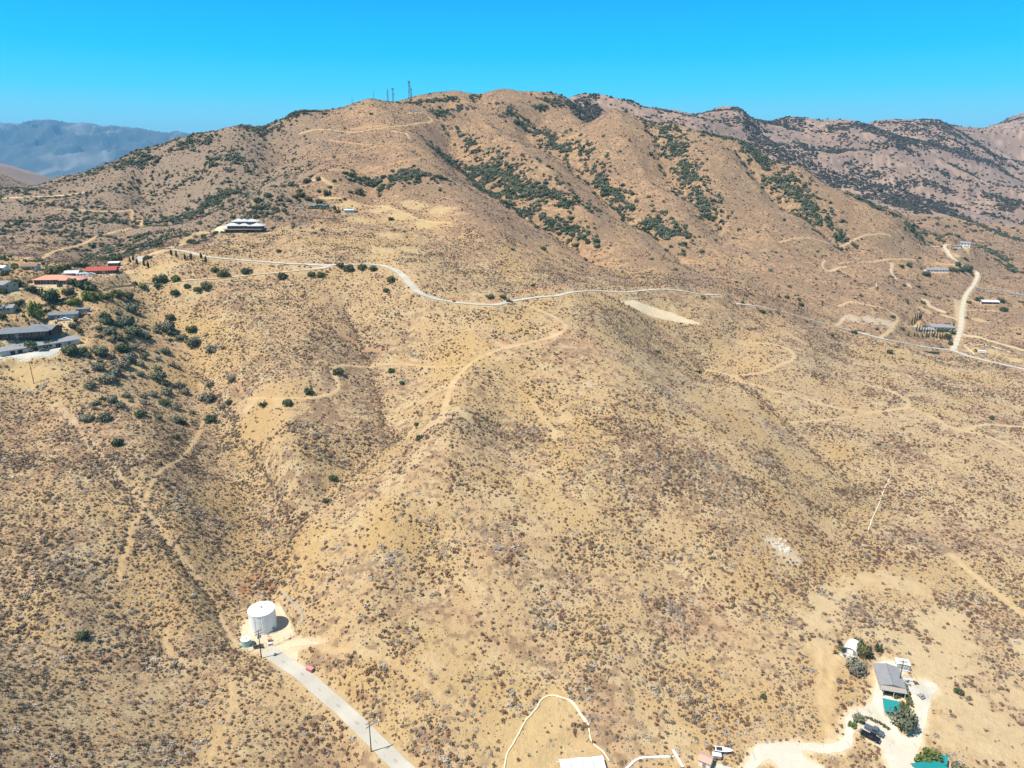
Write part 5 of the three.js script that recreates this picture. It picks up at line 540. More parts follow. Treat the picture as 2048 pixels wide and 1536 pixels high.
// --- homestead below
{
  const Y = -.27; // long axis of the house, clockwise from north
  const h = thing('ranch_house', 'grey roofed homestead house with white patio and porch', 'house', AT.house, Y), w = 7.6, d = 10.6;
  const wl = gableWalls(d, w, 2.7, .8); wl.rotateY(Math.PI / 2); part(h, 'walls', wl, M.cream);
  const rf = gableRoof(d, w, .8, .45); rf.rotateY(Math.PI / 2); rf.translate(0, 2.76, 0); const roof = part(h, 'roof', rf, M.greyRoof); part(roof, 'ridge_cap', boxG(.3, .1, d + .8, 0, 3.54, 0), M.slateRoof); part(roof, 'vent_pipe', cylG(.08, .08, .6, 1.2, 3.2, -2), M.steel);
  const pr = boxG(w + .6, .14, 2.4, 0, 2.35, d / 2 + 1.5, 0, .08); part(h, 'porch_roof', pr, M.palewood); for (const x of [-3.5, 0, 3.5]) part(h, 'porch_post', boxG(.14, 2.4, .14, x, 0, d / 2 + 2.5), M.whitePaint);
  for (const x of [-2.4, 2.2]) opening(h, 'window', 'f', w, d, x, 1.5, 1.1, .95); opening(h, 'door', 'f', w, d, 0, .95, 2.05, .02, M.frame, M.door); for (const z of [-3, .5, 3.2]) { opening(h, 'window', 'l', w, d, z, 1.3, 1.1, .95); opening(h, 'window', 'r', w, d, z, 1.3, 1.1, .95); }
  part(h, 'patio_slab', boxG(4.5, .14, 8, w / 2 + 2.6, 0, 0), M.concrete);
  const pg = thing('pergola', 'white slatted patio cover behind the grey roofed house', 'pergola', AT.pergola, Y); for (const [x, z] of [[-2, -1.4], [2, -1.4], [-2, 1.4], [2, 1.4]]) part(pg, 'post', boxG(.14, 2.5, .14, x, 0, z), M.whitePaint); for (const z of [-1.4, 1.4]) part(pg, 'beam', boxG(4.8, .2, .12, 0, 2.5, z), M.whitePaint); for (let i = 0; i < 9; i++) part(pg, 'slat', boxG(.3, .1, 3.6, -2.1 + i * .525, 2.7, 0), M.whitePaint); part(pg, 'floor_slab', boxG(5, .12, 3.6), M.concrete);
  building({ name: 'garden_shed', label: 'small shed with red roof beside the grey roofed house', cat: 'shed', at: AT.redshed, yaw: Y, w: 2.2, d: 1.8, h: 1.9, roof: 'shed', rise: .35, over: .15, wall: M.palewood, top: std(lin(.50, .16, .11), .8), doors: [['f', 0, .8, 1.7]] });
  building({ name: 'garden_shed', label: 'small white flat roofed shed beside the red roofed shed', cat: 'shed', at: AT.whiteshed, yaw: Y, w: 2.2, d: 2.4, h: 1.9, roof: 'flat', over: .15, wall: M.whiteWall, top: M.whiteRoof, doors: [['f', 0, .8, 1.7]] });
  const g = thing('garage', 'cream garage with teal metal roof beside the driveway', 'garage', AT.garage, -.33); const gw = 4.4, gd = 5.4; part(g, 'walls', boxG(gw, 2.9, gd, 0, -.5, 0), M.cream);
  const gr = shedRoof(gw, gd, .35, .3); gr.translate(0, 2.5, 0); const groof = part(g, 'roof', gr, M.tealRoof); for (let i = 0; i < 9; i++) part(groof, 'seam', boxG(.05, .06, gd + .62, -gw / 2 - .2 + i * .6, 2.66, 0, 0, .057), M.tealRoof);
  for (const x of [-1.4, 0, 1.4]) opening(g, 'window', 'f', gw, gd, x, .9, .9, 1.2); opening(g, 'door', 'l', gw, gd, 1, .95, 2, .02); opening(g, 'garage_door', 'r', gw, gd, .4, 2.4, 2, .02, M.frame, M.garageDoor);
  { // quonset hut: ribbed half-round shell, axis towards the slope
    const q = thing('quonset_hut', 'white arched metal hut beside the grey oak tree', 'hut', AT.quonset, -.72), R = 2.75, L = 6.4, prof = [], N = 26; for (let i = 0; i <= N; i++) { const a = i / N * Math.PI; prof.push([Math.cos(a) * R, Math.sin(a) * R * 1.02]); } for (let i = N; i >= 0; i--) { const a = i / N * Math.PI; prof.push([Math.cos(a) * (R - .08), Math.sin(a) * (R * 1.02 - .08)]); }
    const shell = part(q, 'arched_roof', extr(prof, L), M.whitePaint); for (let i = 0; i <= 8; i++) { const t = new THREE.TorusGeometry(R + .02, .04, 5, 22, Math.PI); t.translate(0, 0, -L / 2 + i * L / 8); part(shell, 'rib', t, M.whitePaint); }
    const wall = []; for (let i = 0; i <= N; i++) { const a = i / N * Math.PI; wall.push([Math.cos(a) * (R - .09), Math.sin(a) * (R - .09)]); } const fw = extr(wall, .1); fw.translate(0, 0, L / 2 - .5); part(q, 'front_wall', fw, M.greyWall); const bw = extr(wall, .1); bw.translate(0, 0, -L / 2 + .3); part(q, 'back_wall', bw, M.greyWall); part(q, 'door', boxG(2.2, 2, .08, 0, 0, L / 2 - .42), M.whitePaint); part(q, 'apron_slab', boxG(5, .12, 3, 0, 0, L / 2 + 1.7), M.concrete);
  }
  const tree = (n, label, at, s, tone, sy = 1.2) => bush(n, label, 'tree', ...at, s, tone, undefined, sy);
  tree('oak_tree', 'large grey green oak in front of the arched hut', AT.oak1, 3.7, 'blue', 1.35); tree('garden_tree', 'leafy green tree behind the arched hut', AT.oak2, 3.3, 'olive', 1.5); tree('garden_tree', 'blue green tree at the corner of the arched hut', AT.oak3, 2.0, 'blue', 1.4); tree('oak_tree', 'tall grey green oak below the teal roofed garage', AT.oak4, 4.1, 'blue', 1.5); tree('garden_tree', 'bright green tree beside the teal roofed garage', AT.oak5, 2.5, 'olive', 1.2); tree('garden_tree', 'broad yellow green tree over the teal barn', AT.oak6, 4.1, 'bright', 1.2); tree('garden_tree', 'dusky tree beside the teal barn on open ground', AT.oak7, 2.6, 'blue', 1.1); tree('garden_tree', 'small pointed tree on bank behind the grey house', AT.tree_small, 1.5, 'dark', 1.6);
  const shrub = (label, at, s, tone, sy = .9) => bush('garden_bush', label, 'bush', ...at, s, tone, undefined, sy); shrub('dark green bush at the bend of the white driveway', AT.bush1, 2.1, 'blue', 1); shrub('bright green bush at the bend of the white driveway', AT.bush2, 1.5, 'bright', 1); shrub('small grey bush beside the parked black pickups', AT.bush3, 1.1, 'blue'); shrub('clipped low bush before the house porch', AT.bushr1, .95, 'bright', .8); shrub('clipped round bush between house and teal garage', AT.bushr2, 1.35, 'olive', 1);
  { const [x, z] = [AT.bbq[0] - 4.8, AT.bbq[1] - .5], hd = thing('hedge', 'long brown green hedge right of the grey roofed house', 'hedge', [x, z], Y); for (let i = 0; i < 5; i++) { const c = mesh('clump', BUSH[i], greenMats.olive[2], hd); c.position.set(0, 0, -4 + i * 2); c.scale.set(1.25, 1.2, 1.35); c.rotation.y = i; } }
  { const [x, z] = AT.bush3, hd = thing('low_hedge', 'low hedge curving around the parked pickups', 'hedge', [x + 7.5, z - 3.5], -.75); for (let i = 0; i < 6; i++) { const c = mesh('clump', BUSH[i], greenMats.olive[i % 3], hd); c.position.set(-3.4 + i * 1.3, 0, .25 * Math.abs(i - 2.5)); c.scale.set(.75, .7, .7); c.rotation.y = i * 2; } }
  const b = thing('picnic_table', 'grey picnic table on white gravel by the homestead', 'table', AT.bbq, .5); part(b, 'top', boxG(2.2, .1, .9, 0, .75, 0), M.greyWall); for (const s of [-1, 1]) { part(b, 'bench', boxG(2.2, .08, .35, 0, .45, s * .8), M.greyWall); part(b, 'leg', boxG(.1, .75, 1.7, s * .8, 0, 0), M.greyWall); }
  const tm = AT.timber; for (let i = 0; i < 6; i++) { const l = mesh('timber', cylG(.14, .12, 3.4 + i * .3, 0, 0, 0, 8, 0, Math.PI / 2), M.palewood, scene); metreUV(l.geometry); const x = tm[0] - 3.5 + (i % 3) * 2.8, z = tm[1] - .6 + (i % 2) * .5 + i * .12; l.position.set(x + 1.6, G(x, z) + .12, z); l.rotation.y = -.32 + i * .03; tag(l, 'weathered grey timber lying on bare dirt bank above the house', 'timber', 'timbers on the dirt bank'); }
  const blade = (() => { const R = rng(5), gs = []; for (let i = 0; i < 46; i++) { const a = R() * 6.28, e = .15 + R() * 1.1, l = 1 + R() * .5, g = new THREE.ConeGeometry(.1, l, 3); g.translate(0, l / 2, 0); g.scale(1, 1, .4); g.rotateX(Math.PI / 2 - e); g.rotateY(a); g.translate(0, .75, 0); gs.push(g); } return mergeGeometries(gs); })();
  [['yucca', .9, [.30, .17, .06]], ['yucca2', 1.05, [.42, .26, .10]], ['yucca3', 1.25, [.07, .095, .035]], ['yucca4', 1.2, [.055, .035, .03]]].forEach(([k, s, c], i) => { const y = thing('yucca', ['orange brown withered yucca beside the arched hut', 'pale tan withered yucca left of the arched hut', 'green spiky yucca touching the arched hut', 'dark scorched yucca above the arched hut'][i], 'yucca', AT[k], i); y.scale.setScalar(s * 1.35); part(y, 'leaves', blade.clone(), std(lin(...c), 1)); part(y, 'stem', cylG(.16, .12, .85, 0, -.1, 0, 8), M.bark); });
  building({ name: 'barn', label: 'cream barn with teal metal roof under a yellow green tree', cat: 'barn', at: AT.barn, yaw: .15, w: 8.5, d: 7, h: 3, rise: 1.1, over: .4, wall: M.whiteWall, top: M.tealRoof, wins: [['b', -2], ['b', 2]], doors: [['f', 0, 3, 2.6, M.garageDoor]] });
  const cp = thing('carport', 'small teal roofed carport beside the barn', 'carport', AT.carport, -.6); for (const [x, z] of [[-1.1, -1.8], [1.1, -1.8], [-1.1, 1.8], [1.1, 1.8]]) part(cp, 'post', boxG(.12, 2.2, .12, x, 0, z), M.steel); part(cp, 'roof', boxG(2.7, .12, 4.2, 0, 2.2, 0, 0, 0, .06), M.tealRoof); part(cp, 'back_panel', boxG(2.3, 2, .06, 0, .1, -1.8), M.tealRoof);
}
// --- vehicles: nose along local +x
function vehicle(name, label, cat, at, yaw, paint, kind, group) {
  const t = thing(name, label, cat, at, yaw, group, undefined), L = kind === 'pickup' ? 5.7 : 4.7, W = 1.95;
  const prof = kind === 'pickup' ? [[-2.85, .45], [-2.85, 1.12], [-.75, 1.14], [-.62, 1.22], [-.35, 1.82], [.85, 1.84], [1.45, 1.2], [2.7, 1.08], [2.85, .85], [2.85, .45]] : [[-2.3, .4], [-2.35, .95], [-2.0, 1.1], [-1.4, 1.55], [.5, 1.6], [1.2, 1.08], [2.2, .92], [2.35, .7], [2.35, .4]];
  part(t, 'body', extr(prof, W - .16, .08), paint); const q = kind === 'pickup';
  const glass = part(t, 'windshield', boxG(.06, .72, W - .4, 0, 0, 0, 0, 0, q ? .72 : .85), M.glass); glass.position.set(q ? 1.19 : .88, q ? 1.17 : .98, 0);
  for (const s of [-1, 1]) part(t, 'side_window', extr(q ? [[-.45, 1.25], [-.25, 1.72], [.8, 1.74], [1.25, 1.25]] : [[-1.6, 1.12], [-1.25, 1.48], [.42, 1.5], [.9, 1.1]], .03), M.glass).position.z = s * (W / 2 + .005);
  if (q) { const bed = part(t, 'cargo_bed', boxG(1.9, .06, W - .35, -1.78, 1.13, 0), M.darkSteel); part(bed, 'bed_rail', boxG(1.95, .08, .1, -1.78, 1.16, W / 2 - .1), paint); part(bed, 'bed_rail', boxG(1.95, .08, .1, -1.78, 1.16, -W / 2 + .1), paint); }
  for (const x of [-L * .31, L * .32]) for (const s of [-1, 1]) { const wh = part(t, 'wheel', cylG(.4, .4, .26, 0, 0, 0, 18, Math.PI / 2), M.tyre); wh.position.set(x, .4, s * (W / 2 - .12) - .13); part(wh, 'rim', cylG(.24, .24, .3, 0, 0, -.02, 12, Math.PI / 2), M.rim); }
  for (const s of [-1, 1]) { part(t, 'headlight', boxG(.06, .18, .36, L / 2 + .06, .8, s * .66), M.lamp); part(t, 'tail_light', boxG(.06, .22, .2, -L / 2 - .06, .82, s * .74), M.tail); }
  return t;
}
vehicle('pickup_truck', 'dark grey pickup parked beside the black one', 'pickup truck', AT.truck1, -.75, M.greyPaint, 'pickup'); vehicle('pickup_truck', 'black pickup parked at the edge of the driveway circle', 'pickup truck', [AT.truck2[0] - .7, AT.truck2[1] + 1.1], -.75, M.blackPaint, 'pickup');
vehicle('car', 'dark car driving on the ridge road', 'car', AT.car_road, .15, M.blackPaint, 'car'); vehicle('car', 'white car parked at house with wavy roof', 'car', AT.car_a, .1, M.whiteVehicle, 'car', 'white cars by the wavy roofed house'); vehicle('car', 'white car parked at house with wavy roof', 'car', AT.car_b, .2, M.whiteVehicle, 'car', 'white cars by the wavy roofed house');
{ // boat on its trailer and a small cart beside the pink-roofed shed
  const b = thing('boat', 'white motorboat on trailer near the pink roofed shed', 'boat', AT.boat, -.15); const hull = new THREE.BufferGeometry(), P = [], I = []; const st = [[-2.8, 1.05, .55], [-1.2, 1.1, .45], [.6, 1.0, .45], [2, .6, .6], [2.9, .05, .85]]; st.forEach(([x, w, k]) => P.push(x, 1.5, -w, x, k, 0, x, 1.5, w)); for (let i = 0; i < 4; i++) { const a = i * 3; I.push(a, a + 1, a + 3, a + 1, a + 4, a + 3, a + 1, a + 2, a + 4, a + 2, a + 5, a + 4, a, a + 3, a + 2, a + 2, a + 3, a + 5); } I.push(0, 2, 1); hull.setAttribute('position', new THREE.Float32BufferAttribute(P, 3)); hull.setIndex(I); const hn = hull.toNonIndexed(); hn.computeVertexNormals(); part(b, 'hull', hn, new THREE.MeshStandardMaterial({ color: lin(.78, .78, .77), roughness: .4, side: THREE.DoubleSide }));
  part(b, 'windscreen', boxG(.08, .5, 1.4, .5, 1.5, 0, 0, 0, .4), M.glass); part(b, 'console', boxG(.7, .35, 1.3, .1, 1.48, 0), M.whitePaint); part(b, 'cockpit', boxG(1.9, .08, 1.5, -1.4, 1.48, 0), M.darkSteel); part(b, 'outboard', boxG(.45, .9, .4, -3, 1.0, 0), M.darkSteel); part(b, 'trailer_frame', mergeGeometries([barG([-2.2, .45, -.8], [2.6, .45, -.3], .06), barG([-2.2, .45, .8], [2.6, .45, .3], .06), barG([2.6, .45, 0], [4, .45, 0], .06)]), M.steel); for (const s of [-1, 1]) part(b, 'wheel', cylG(.32, .32, .2, -.6, .32, s * .95 - .1, 14, Math.PI / 2), M.tyre);
  const c = thing('utility_trailer', 'small grey covered trailer beside the white boat', 'trailer', AT.cart, -.2); part(c, 'box', boxG(2.8, 1.1, 1.5, 0, .5, 0), M.greyWall); part(c, 'cover', boxG(2.9, .12, 1.6, 0, 1.6, 0), M.whiteRoof); part(c, 'drawbar', barG([1.4, .5, 0], [2.5, .45, 0], .05), M.steel); for (const s of [-1, 1]) part(c, 'wheel', cylG(.32, .32, .2, 0, .32, s * .85 - .1, 14, Math.PI / 2), M.tyre);
  building({ name: 'storage_shed', label: 'white shed with pale pink roof by the boat', cat: 'shed', at: AT.pinkshed, yaw: -.55, w: 3.6, d: 3.4, h: 2.4, rise: .7, over: .25, wall: M.whiteWall, top: M.pinkRoof, wins: [['l', 0, .8, .7, 1.1]], doors: [['f', 0, 1, 2]] });
  const p = [AT.pinkshed[0] + 5.4, AT.pinkshed[1] + 3.2]; mesh('concrete_slab', metreUV(boxG(6, .25, 5).toNonIndexed()), M.concrete, scene); const sl = scene.children[scene.children.length - 1]; sl.position.set(p[0], G(...p) - .1, p[1]); sl.rotation.y = -.4; tag(sl, 'pale concrete slab beside the pink roofed shed', 'slab');
  const g = thing('shade_house', 'low white and blue canopy inside the curved straw wattle', 'canopy', AT.greenhouse, .1); for (const x of [-7, -3.5, 0, 3.5, 7]) for (const z of [-3.4, 3.4]) part(g, 'post', boxG(.12, 2.3, .12, x, -.2, z), M.steel); for (let i = 0; i < 4; i++) part(g, 'canopy_sheet', boxG(3.4, .07, 7.2, -5.25 + i * 3.5, 2.1 + (i % 2) * .12, 0, 0, 0, (i % 2 ? 1 : -1) * .05), i === 1 || i === 2 ? M.blueTarp : M.whiteRoof); part(g, 'rim_wall', boxG(15, .7, .3, 0, -.2, -4.4), M.whiteWall); for (let i = 0; i < 3; i++) part(g, 'planter', boxG(2, .6, 1, -5 + i * 5, -.1, 5), M.blueTarp);
  CURBS.forEach((pts, i) => { const line = resample(pts, 1.2), gs = []; for (let k = 1; k < line.length; k++) { const [a, b] = line[k - 1], [x, z] = line[k], l = Math.hypot(x - a, z - b), q = boxG(l + .1, .55, .7, 0, -.2, 0); q.rotateY(-Math.atan2(z - b, x - a)); q.translate((a + x) / 2, (G(a, b) + G(x, z)) / 2, (b + z) / 2); gs.push(q.toNonIndexed()); } tag(mesh('garden_wall', metreUV(mergeGeometries(gs)), M.whiteWall, scene), ['low cream wall bending around the planted garden bed', 'straight low cream wall ending the garden bed'][i], 'wall'); });
}
// straw wattles: fibre rolls pegged along the contours
WATTLES.forEach((pts, i) => { const line = resample(pts, 1.4), v = line.map(([x, z], k) => new THREE.Vector3(x + noise(k * .7, i) * .15, G(x, z) + .12, z + noise(k * .6, i + 9) * .15)), r = i > 2 ? .42 : .3; const m = mesh('straw_wattle', new THREE.TubeGeometry(new THREE.CatmullRomCurve3(v), line.length * 2, r, 7), M.straw, scene);
  tag(m, ['long pale straw wattle arching around the white canopy', 'second straw wattle doubling the arch on its slope side', 'straight pale straw wattle running up the open slope', 'straw wattle curving around the bare lot with trailer', 'short straw wattle at the near edge of bare lot', 'short white wattle at the end of a graded pad', 'straw wattle along the lip of the grey turnout'][i], 'straw wattle'); });
WALLS.forEach((pts, i) => { const line = resample(pts, 1.6), w = thing('rock_wall', ['low rock wall along the lower ridge road', 'dark rock wall below the grey garage', 'long rock wall terracing below the grey roofed house', 'rock wall behind the big pine', 'short rock wall beside the grey roofed house'][i], 'wall', [0, 0], 0, undefined, 0); const R = rng(60 + i), gs = [0, 1, 2, 3].map((k) => { const g = new THREE.DodecahedronGeometry(1, 0); g.scale(1, .75 + k * .1, .6); return metreUV(g); }); line.forEach(([x, z], k) => { for (let q = 0; q < 2; q++) { const s = .75 + R() * .35, st = mesh('stone', gs[(k + q) % 4], M.rock, w); st.position.set(x + (R() - .5) * .5, G(x, z) + q * .75, z + (R() - .5) * .3); st.scale.setScalar(s); st.rotation.y = R() * 6; } }); });

{ // pale rock outcrop on the open slope
  const [, , ox, oz] = BARE.find((b) => b[1] === 'w'), R = rng(321), o = thing('rock_outcrop', 'pale broken rock outcrop on the open brushy slope', 'rock outcrop', [ox, oz]), gs = [0, 1, 2].map((k) => { const g = new THREE.DodecahedronGeometry(1, 1), p = g.attributes.position; for (let i = 0; i < p.count; i++) { const q = 1 + .35 * noise(p.getX(i) * 1.7 + k * 9, p.getY(i) * 1.7 + p.getZ(i) * 2.3); p.setXYZ(i, p.getX(i) * q, p.getY(i) * q * .7, p.getZ(i) * q); } g.computeVertexNormals(); return metreUV(g); }), m = std(0xffffff, 1, { map: rt([.50, .45, .37], .25, 97) });
  for (let i = 0; i < 34; i++) { const a = R() * 6.28, r = Math.sqrt(R()), x = Math.cos(a) * r * 3 + r * 4 * (R() - .2), z = Math.sin(a) * r * 5, st = mesh('rock', gs[i % 3], m, o); st.position.set(x, G(ox + x, oz + z) - G(ox, oz), z); st.scale.setScalar(.3 + R() * R() * 1.1); st.rotation.set(R(), R() * 6, R()); }
}
M.brownRoof = std(0xffffff, .9, { map: rt([.22, .14, .09], .2, 103) });
M.paleRoof = std(0xffffff, .8, { map: rt([.46, .46, .43], .14, 101) });
// --- houses of the hillside settlement
const row = (side, n, span, w = 1.4, h = 1.1, y = 1) => Array.from({ length: n }, (_, i) => [side, (i - (n - 1) / 2) * span / Math.max(1, n - 1), w, h, y]);
{
  const y0 = padY.redtile;
  const a = building({ name: 'house', label: 'long house with salmon tile roof and dark blue walls', at: AT.redtile, yaw: .1, w: 22, d: 11, h: 3.2, roof: 'hip', rise: 2.4, over: 1, wall: M.navy, top: M.orangeRoof, wins: row('f', 5, 16, 2, 1.5, .9), doors: [['f', 4.4, 1.2, 2.2]], chimney: [-4, 0] });
  const wing = part(a, 'wing_walls', boxG(13, 3.6, 9, 13, -.6, 3), M.navy); const wr = hipRoof(13, 9, 2, .9); wr.translate(13, 3.05, 3); part(a, 'wing_roof', wr, M.orangeRoof); for (const x of [9.5, 13, 16.5]) { const o = opening(a, 'window', 'f', 13, 9, 0, 1.7, 1.4, .9); o.position.set(x, .8, 7.52); }
  part(a, 'terrace_wall', boxG(30, 1.4, .4, 2, -1, 9.5), M.cream);
  building({ name: 'workshop', label: 'pale metal workshop behind the salmon roofed house', cat: 'workshop', at: [AT.workshop[0] + 6, AT.workshop[1] - 9], yaw: .15, w: 11, d: 8, h: 4, rise: 1.2, over: .3, wall: M.greyWall, top: M.metalRoof, doors: [['r', 0, 3.4, 3.2, M.darkSteel]], wins: [['f', -3], ['f', 2]], y: y0 });
  building({ name: 'house', label: 'low house with red roof above the dry mown field', at: AT.redhouse, yaw: .28, w: 19, d: 10, h: 2.9, rise: 1.9, over: .9, wall: M.brownWall, top: M.brickRoof, wins: row('f', 5, 14, 1.7, 1.2, .9), doors: [['f', 1.7, 1.1, 2.1]], chimney: [3, 0] });
  const ds = building({ name: 'open_shed', label: 'dark open shed with white roof behind the red roofed house', cat: 'shed', at: AT.darkshed, yaw: .2, w: 8, d: 5.5, h: 2.8, roof: 'shed', rise: .6, over: .3, wall: M.charcoal, top: M.whiteRoof, doors: [['f', -2, 2.2, 2.2, M.charcoal], ['f', 2, 2.2, 2.2, M.darkSteel]] });
  building({ name: 'storage_container', label: 'white box trailer by the roadside pines', cat: 'container', at: AT.container, yaw: -.35, w: 6.2, d: 2.5, h: 2.6, roof: 'flat', over: .05, wall: M.whiteWall, top: M.whiteRoof, doors: [['l', 0, 2, 2.2, M.whitePaint]] });
  building({ name: 'house', label: 'tan two level house next to a dark green tree', at: AT.tanhouse, yaw: -.25, w: 13, d: 10, h: 5.2, rise: 1.5, over: .6, wall: M.stucco, top: M.greyRoof, wins: [...row('f', 3, 8, 1.4, 1.2, 3.4), ...row('r', 2, 5, 1.2, 1.2, 3.2)], doors: [['f', 0]] });
  const rv = thing('motorhome', 'white motorhome parked right of the salmon roofed house', 'motorhome', AT.rv, .2); part(rv, 'body', extr([[-4, .5], [-4, 3], [3.3, 3], [4, 2.2], [4.1, .5]], 2.3, .1), M.whiteVehicle); part(rv, 'windshield', boxG(.08, 1, 2, 3.85, 1.5, 0, 0, 0, .2), M.glass); for (const x of [-2.5, -.5, 1.5]) part(rv, 'window', boxG(1, .7, .06, x, 1.7, 1.27), M.glass); for (const x of [-2.6, 2.6]) for (const s of [-1, 1]) part(rv, 'wheel', cylG(.42, .42, .26, x, .42, s * 1.1 - .13, 14, Math.PI / 2), M.tyre);
  building({ name: 'house', label: 'wide house with grey roof and dark long veranda wall', at: AT.greyhouse, yaw: .35, w: 27, d: 11, h: 3, roof: 'hip', rise: 2.2, over: 1, wall: M.brownWall, top: M.slateRoof, wins: row('f', 7, 22, 1.8, 1.4, .8), doors: [['f', -1.6, 1.1, 2.1]], chimney: [-6, -1], y: padY.greyhouse });
  building({ name: 'house_wing', label: 'grey roofed house wing joined by a courtyard tree', at: [AT.greyhouse2[0] + 2, AT.greyhouse2[1] + 2], yaw: -.1, w: 14, d: 9, h: 3, rise: 1.7, over: .8, wall: M.brownWall, top: M.slateRoof, wins: row('f', 3, 8, 1.7, 1.3, .9), doors: [['f', 1.4]], y: padY.greyhouse });
  building({ name: 'garage', label: 'long grey garage with pale blue door above rock wall', cat: 'garage', at: AT.longgarage, yaw: .3, w: 16, d: 6.5, h: 3, rise: 1, over: .5, wall: M.greyWall, top: M.slateRoof, wins: [['f', -5.5], ['f', -2.5]], doors: [['f', 3.4, 4.6, 2.4, M.blueWall], ['f', -.6]] });
  building({ name: 'garden_shed', label: 'small flat grey shed behind the long grey garage', cat: 'shed', at: AT.smallshed, yaw: .25, w: 7, d: 4, h: 2.4, roof: 'flat', over: .3, wall: M.greyWall, top: M.slateRoof, wins: [['f', -2]], doors: [['f', 1]] });
  building({ name: 'house', label: 'white roofed house above the tan house', at: AT.whiteroof, yaw: 0, w: 8, d: 6, h: 3, rise: 1, over: .4, wall: M.whiteWall, top: M.whiteRoof, wins: row('f', 2, 4), doors: [['f', 0]] });
  building({ name: 'cottage', label: 'small cream cottage with brown roof behind the salmon roofed house', at: [AT.redtile[0] - 30, AT.redtile[1] - 22], yaw: .2, w: 10, d: 7, h: 2.9, rise: 1.4, over: .5, wall: M.cream, top: M.brownRoof, wins: row('f', 3, 6), doors: [['f', 1.5]] });
  building({ name: 'guest_house', label: 'small grey guest house between tan house and pine', at: [AT.greyhouse[0] - 22, AT.greyhouse[1] - 22], yaw: .2, w: 9, d: 7, h: 2.9, rise: 1.3, over: .5, wall: M.stucco, top: M.greyRoof, wins: row('f', 2, 4), doors: [['f', 0]] });
  vehicle('car', 'white car parked before the red roofed house', 'car', [AT.redhouse[0] - 3, AT.redhouse[1] + 9], .3, M.whiteVehicle, 'car'); vehicle('pickup_truck', 'white pickup parked by the long grey garage', 'pickup truck', [AT.longgarage[0] + 4, AT.longgarage[1] + 7], .3, M.whiteVehicle, 'pickup'); vehicle('car', 'grey car parked on the concrete yard by the stable', 'car', [(AT.stable0[0] + AT.stable1[0]) / 2 + 6, (AT.stable0[1] + AT.stable1[1]) / 2 + 6], .8, M.greyPaint, 'car');
  const [p, q] = [AT.stable0, AT.stable1], len = Math.hypot(q[0] - p[0], q[1] - p[1]), yaw = -Math.atan2(q[1] - p[1], q[0] - p[0]);
  const st = building({ name: 'stable', label: 'very long stable with grey roof beside concrete yard', cat: 'stable', at: [(p[0] + q[0]) / 2, (p[1] + q[1]) / 2], yaw, w: len + 3, d: 6.5, h: 3, roof: 'shed', rise: 1.1, over: .8, wall: M.cream, top: M.greyRoof, wins: row('f', 7, len - 8, 1.5, 1.1, 1.1), doors: [...[-14, -10.5, -3, 2, 8.5].map((x) => ['f', x, 2.4, 2.3, M.charcoal]), ['f', 13, 3.2, 2.4, M.blueWall]], y: padY.stable });
  for (let i = 0; i < 9; i++) part(st, 'veranda_post', boxG(.14, 2.7, .14, -len / 2 + 2 + i * len / 9, 0, 3.9), M.palewood);
  bush('pine_tree', 'tall bright green pine between the grey roofed buildings', 'tree', ...AT.bigpine, 4.6, 'bright', undefined, 1.7);
}
{ // modern terraced house on the knoll
  const t = thing('modern_house', 'sprawling modern house with stacked white flat roofs and decks', 'house', AT.modern, .05, undefined, padY.modern);
  part(t, 'lower_level', boxG(33, 4, 12, 0, -1, 0), M.charcoal); for (let i = 0; i < 9; i++) { const w = opening(t, 'window', 'f', 33, 12, -14 + i * 3.5, 2.6, 2, .6, M.charcoal); }
  const deck = part(t, 'deck', boxG(34, .3, 5, 0, 3.1, 7.4), M.stucco); for (let i = 0; i < 8; i++) part(deck, 'column', boxG(.4, 4.1, .4, -16 + i * 4.6, -1, 9.5), M.brownWall); for (const y of [3.9, 4.35]) part(deck, 'railing', boxG(34, .07, .07, 0, y, 9.8), M.darkSteel); for (let i = 0; i < 12; i++) part(deck, 'railing_post', boxG(.08, 1, .08, -16.8 + i * 3.05, 3.5, 9.8), M.darkSteel);
  part(t, 'middle_level', boxG(30, 3, 10, 0, 3.2, -1), M.charcoal); for (let i = 0; i < 7; i++) opening(t, 'window', 'f', 30, 8, -12.5 + i * 4.1, 3, 2, 3.7, M.charcoal);
  const hip = (x, y, z, w, d, h, ry = 0) => { const g = hipRoof(w, d, h, .9, .3); if (ry) g.rotateY(ry); g.translate(x, y, z); return part(t, 'roof', g, M.paleRoof); };
  hip(-10.5, 6.3, 1.4, 13, 11, 2.3); hip(11, 6.1, 1.8, 12, 12, 2.2); hip(0, 6.25, 3.2, 9, 7, 1.8);
  part(t, 'upper_level', boxG(17, 3, 8, -1, 6.4, -3), M.navy); for (let i = 0; i < 5; i++) opening(t, 'window', 'f', 17, 2, -7 + i * 3.3, 2, 1.4, 7.2, M.frame);
  hip(-6.5, 9.5, -3, 10, 8.5, 2.3); hip(5.4, 9.4, -3, 11, 8.5, 2.1); hip(-.6, 9.6, -1.6, 7, 6, 2.4, Math.PI / 2); part(t, 'chimney', boxG(1.4, 2.6, 1.4, 3.5, 9.4, -4), M.greyWall); part(t, 'skylight', boxG(2, .25, 1.4, -6.5, 10.35, -1, 0, .3), M.glass);
  part(t, 'terrace_wall', boxG(40, 1.1, .5, -1, -1.2, 12), M.whiteWall);
  for (const [x, z, s] of [[-17, 11, 1.6], [-14, 13, 1.2], [3, 12.5, 1.9], [5.5, 13, 1.4], [-20, 5, 1.5], [19, 8, 1.1]]) bush('terrace_shrub', 'green shrub along the terrace of the modern house', 'bush', AT.modern[0] + x, AT.modern[1] + z, s, 'olive', 'shrubs along the modern house terrace');
}
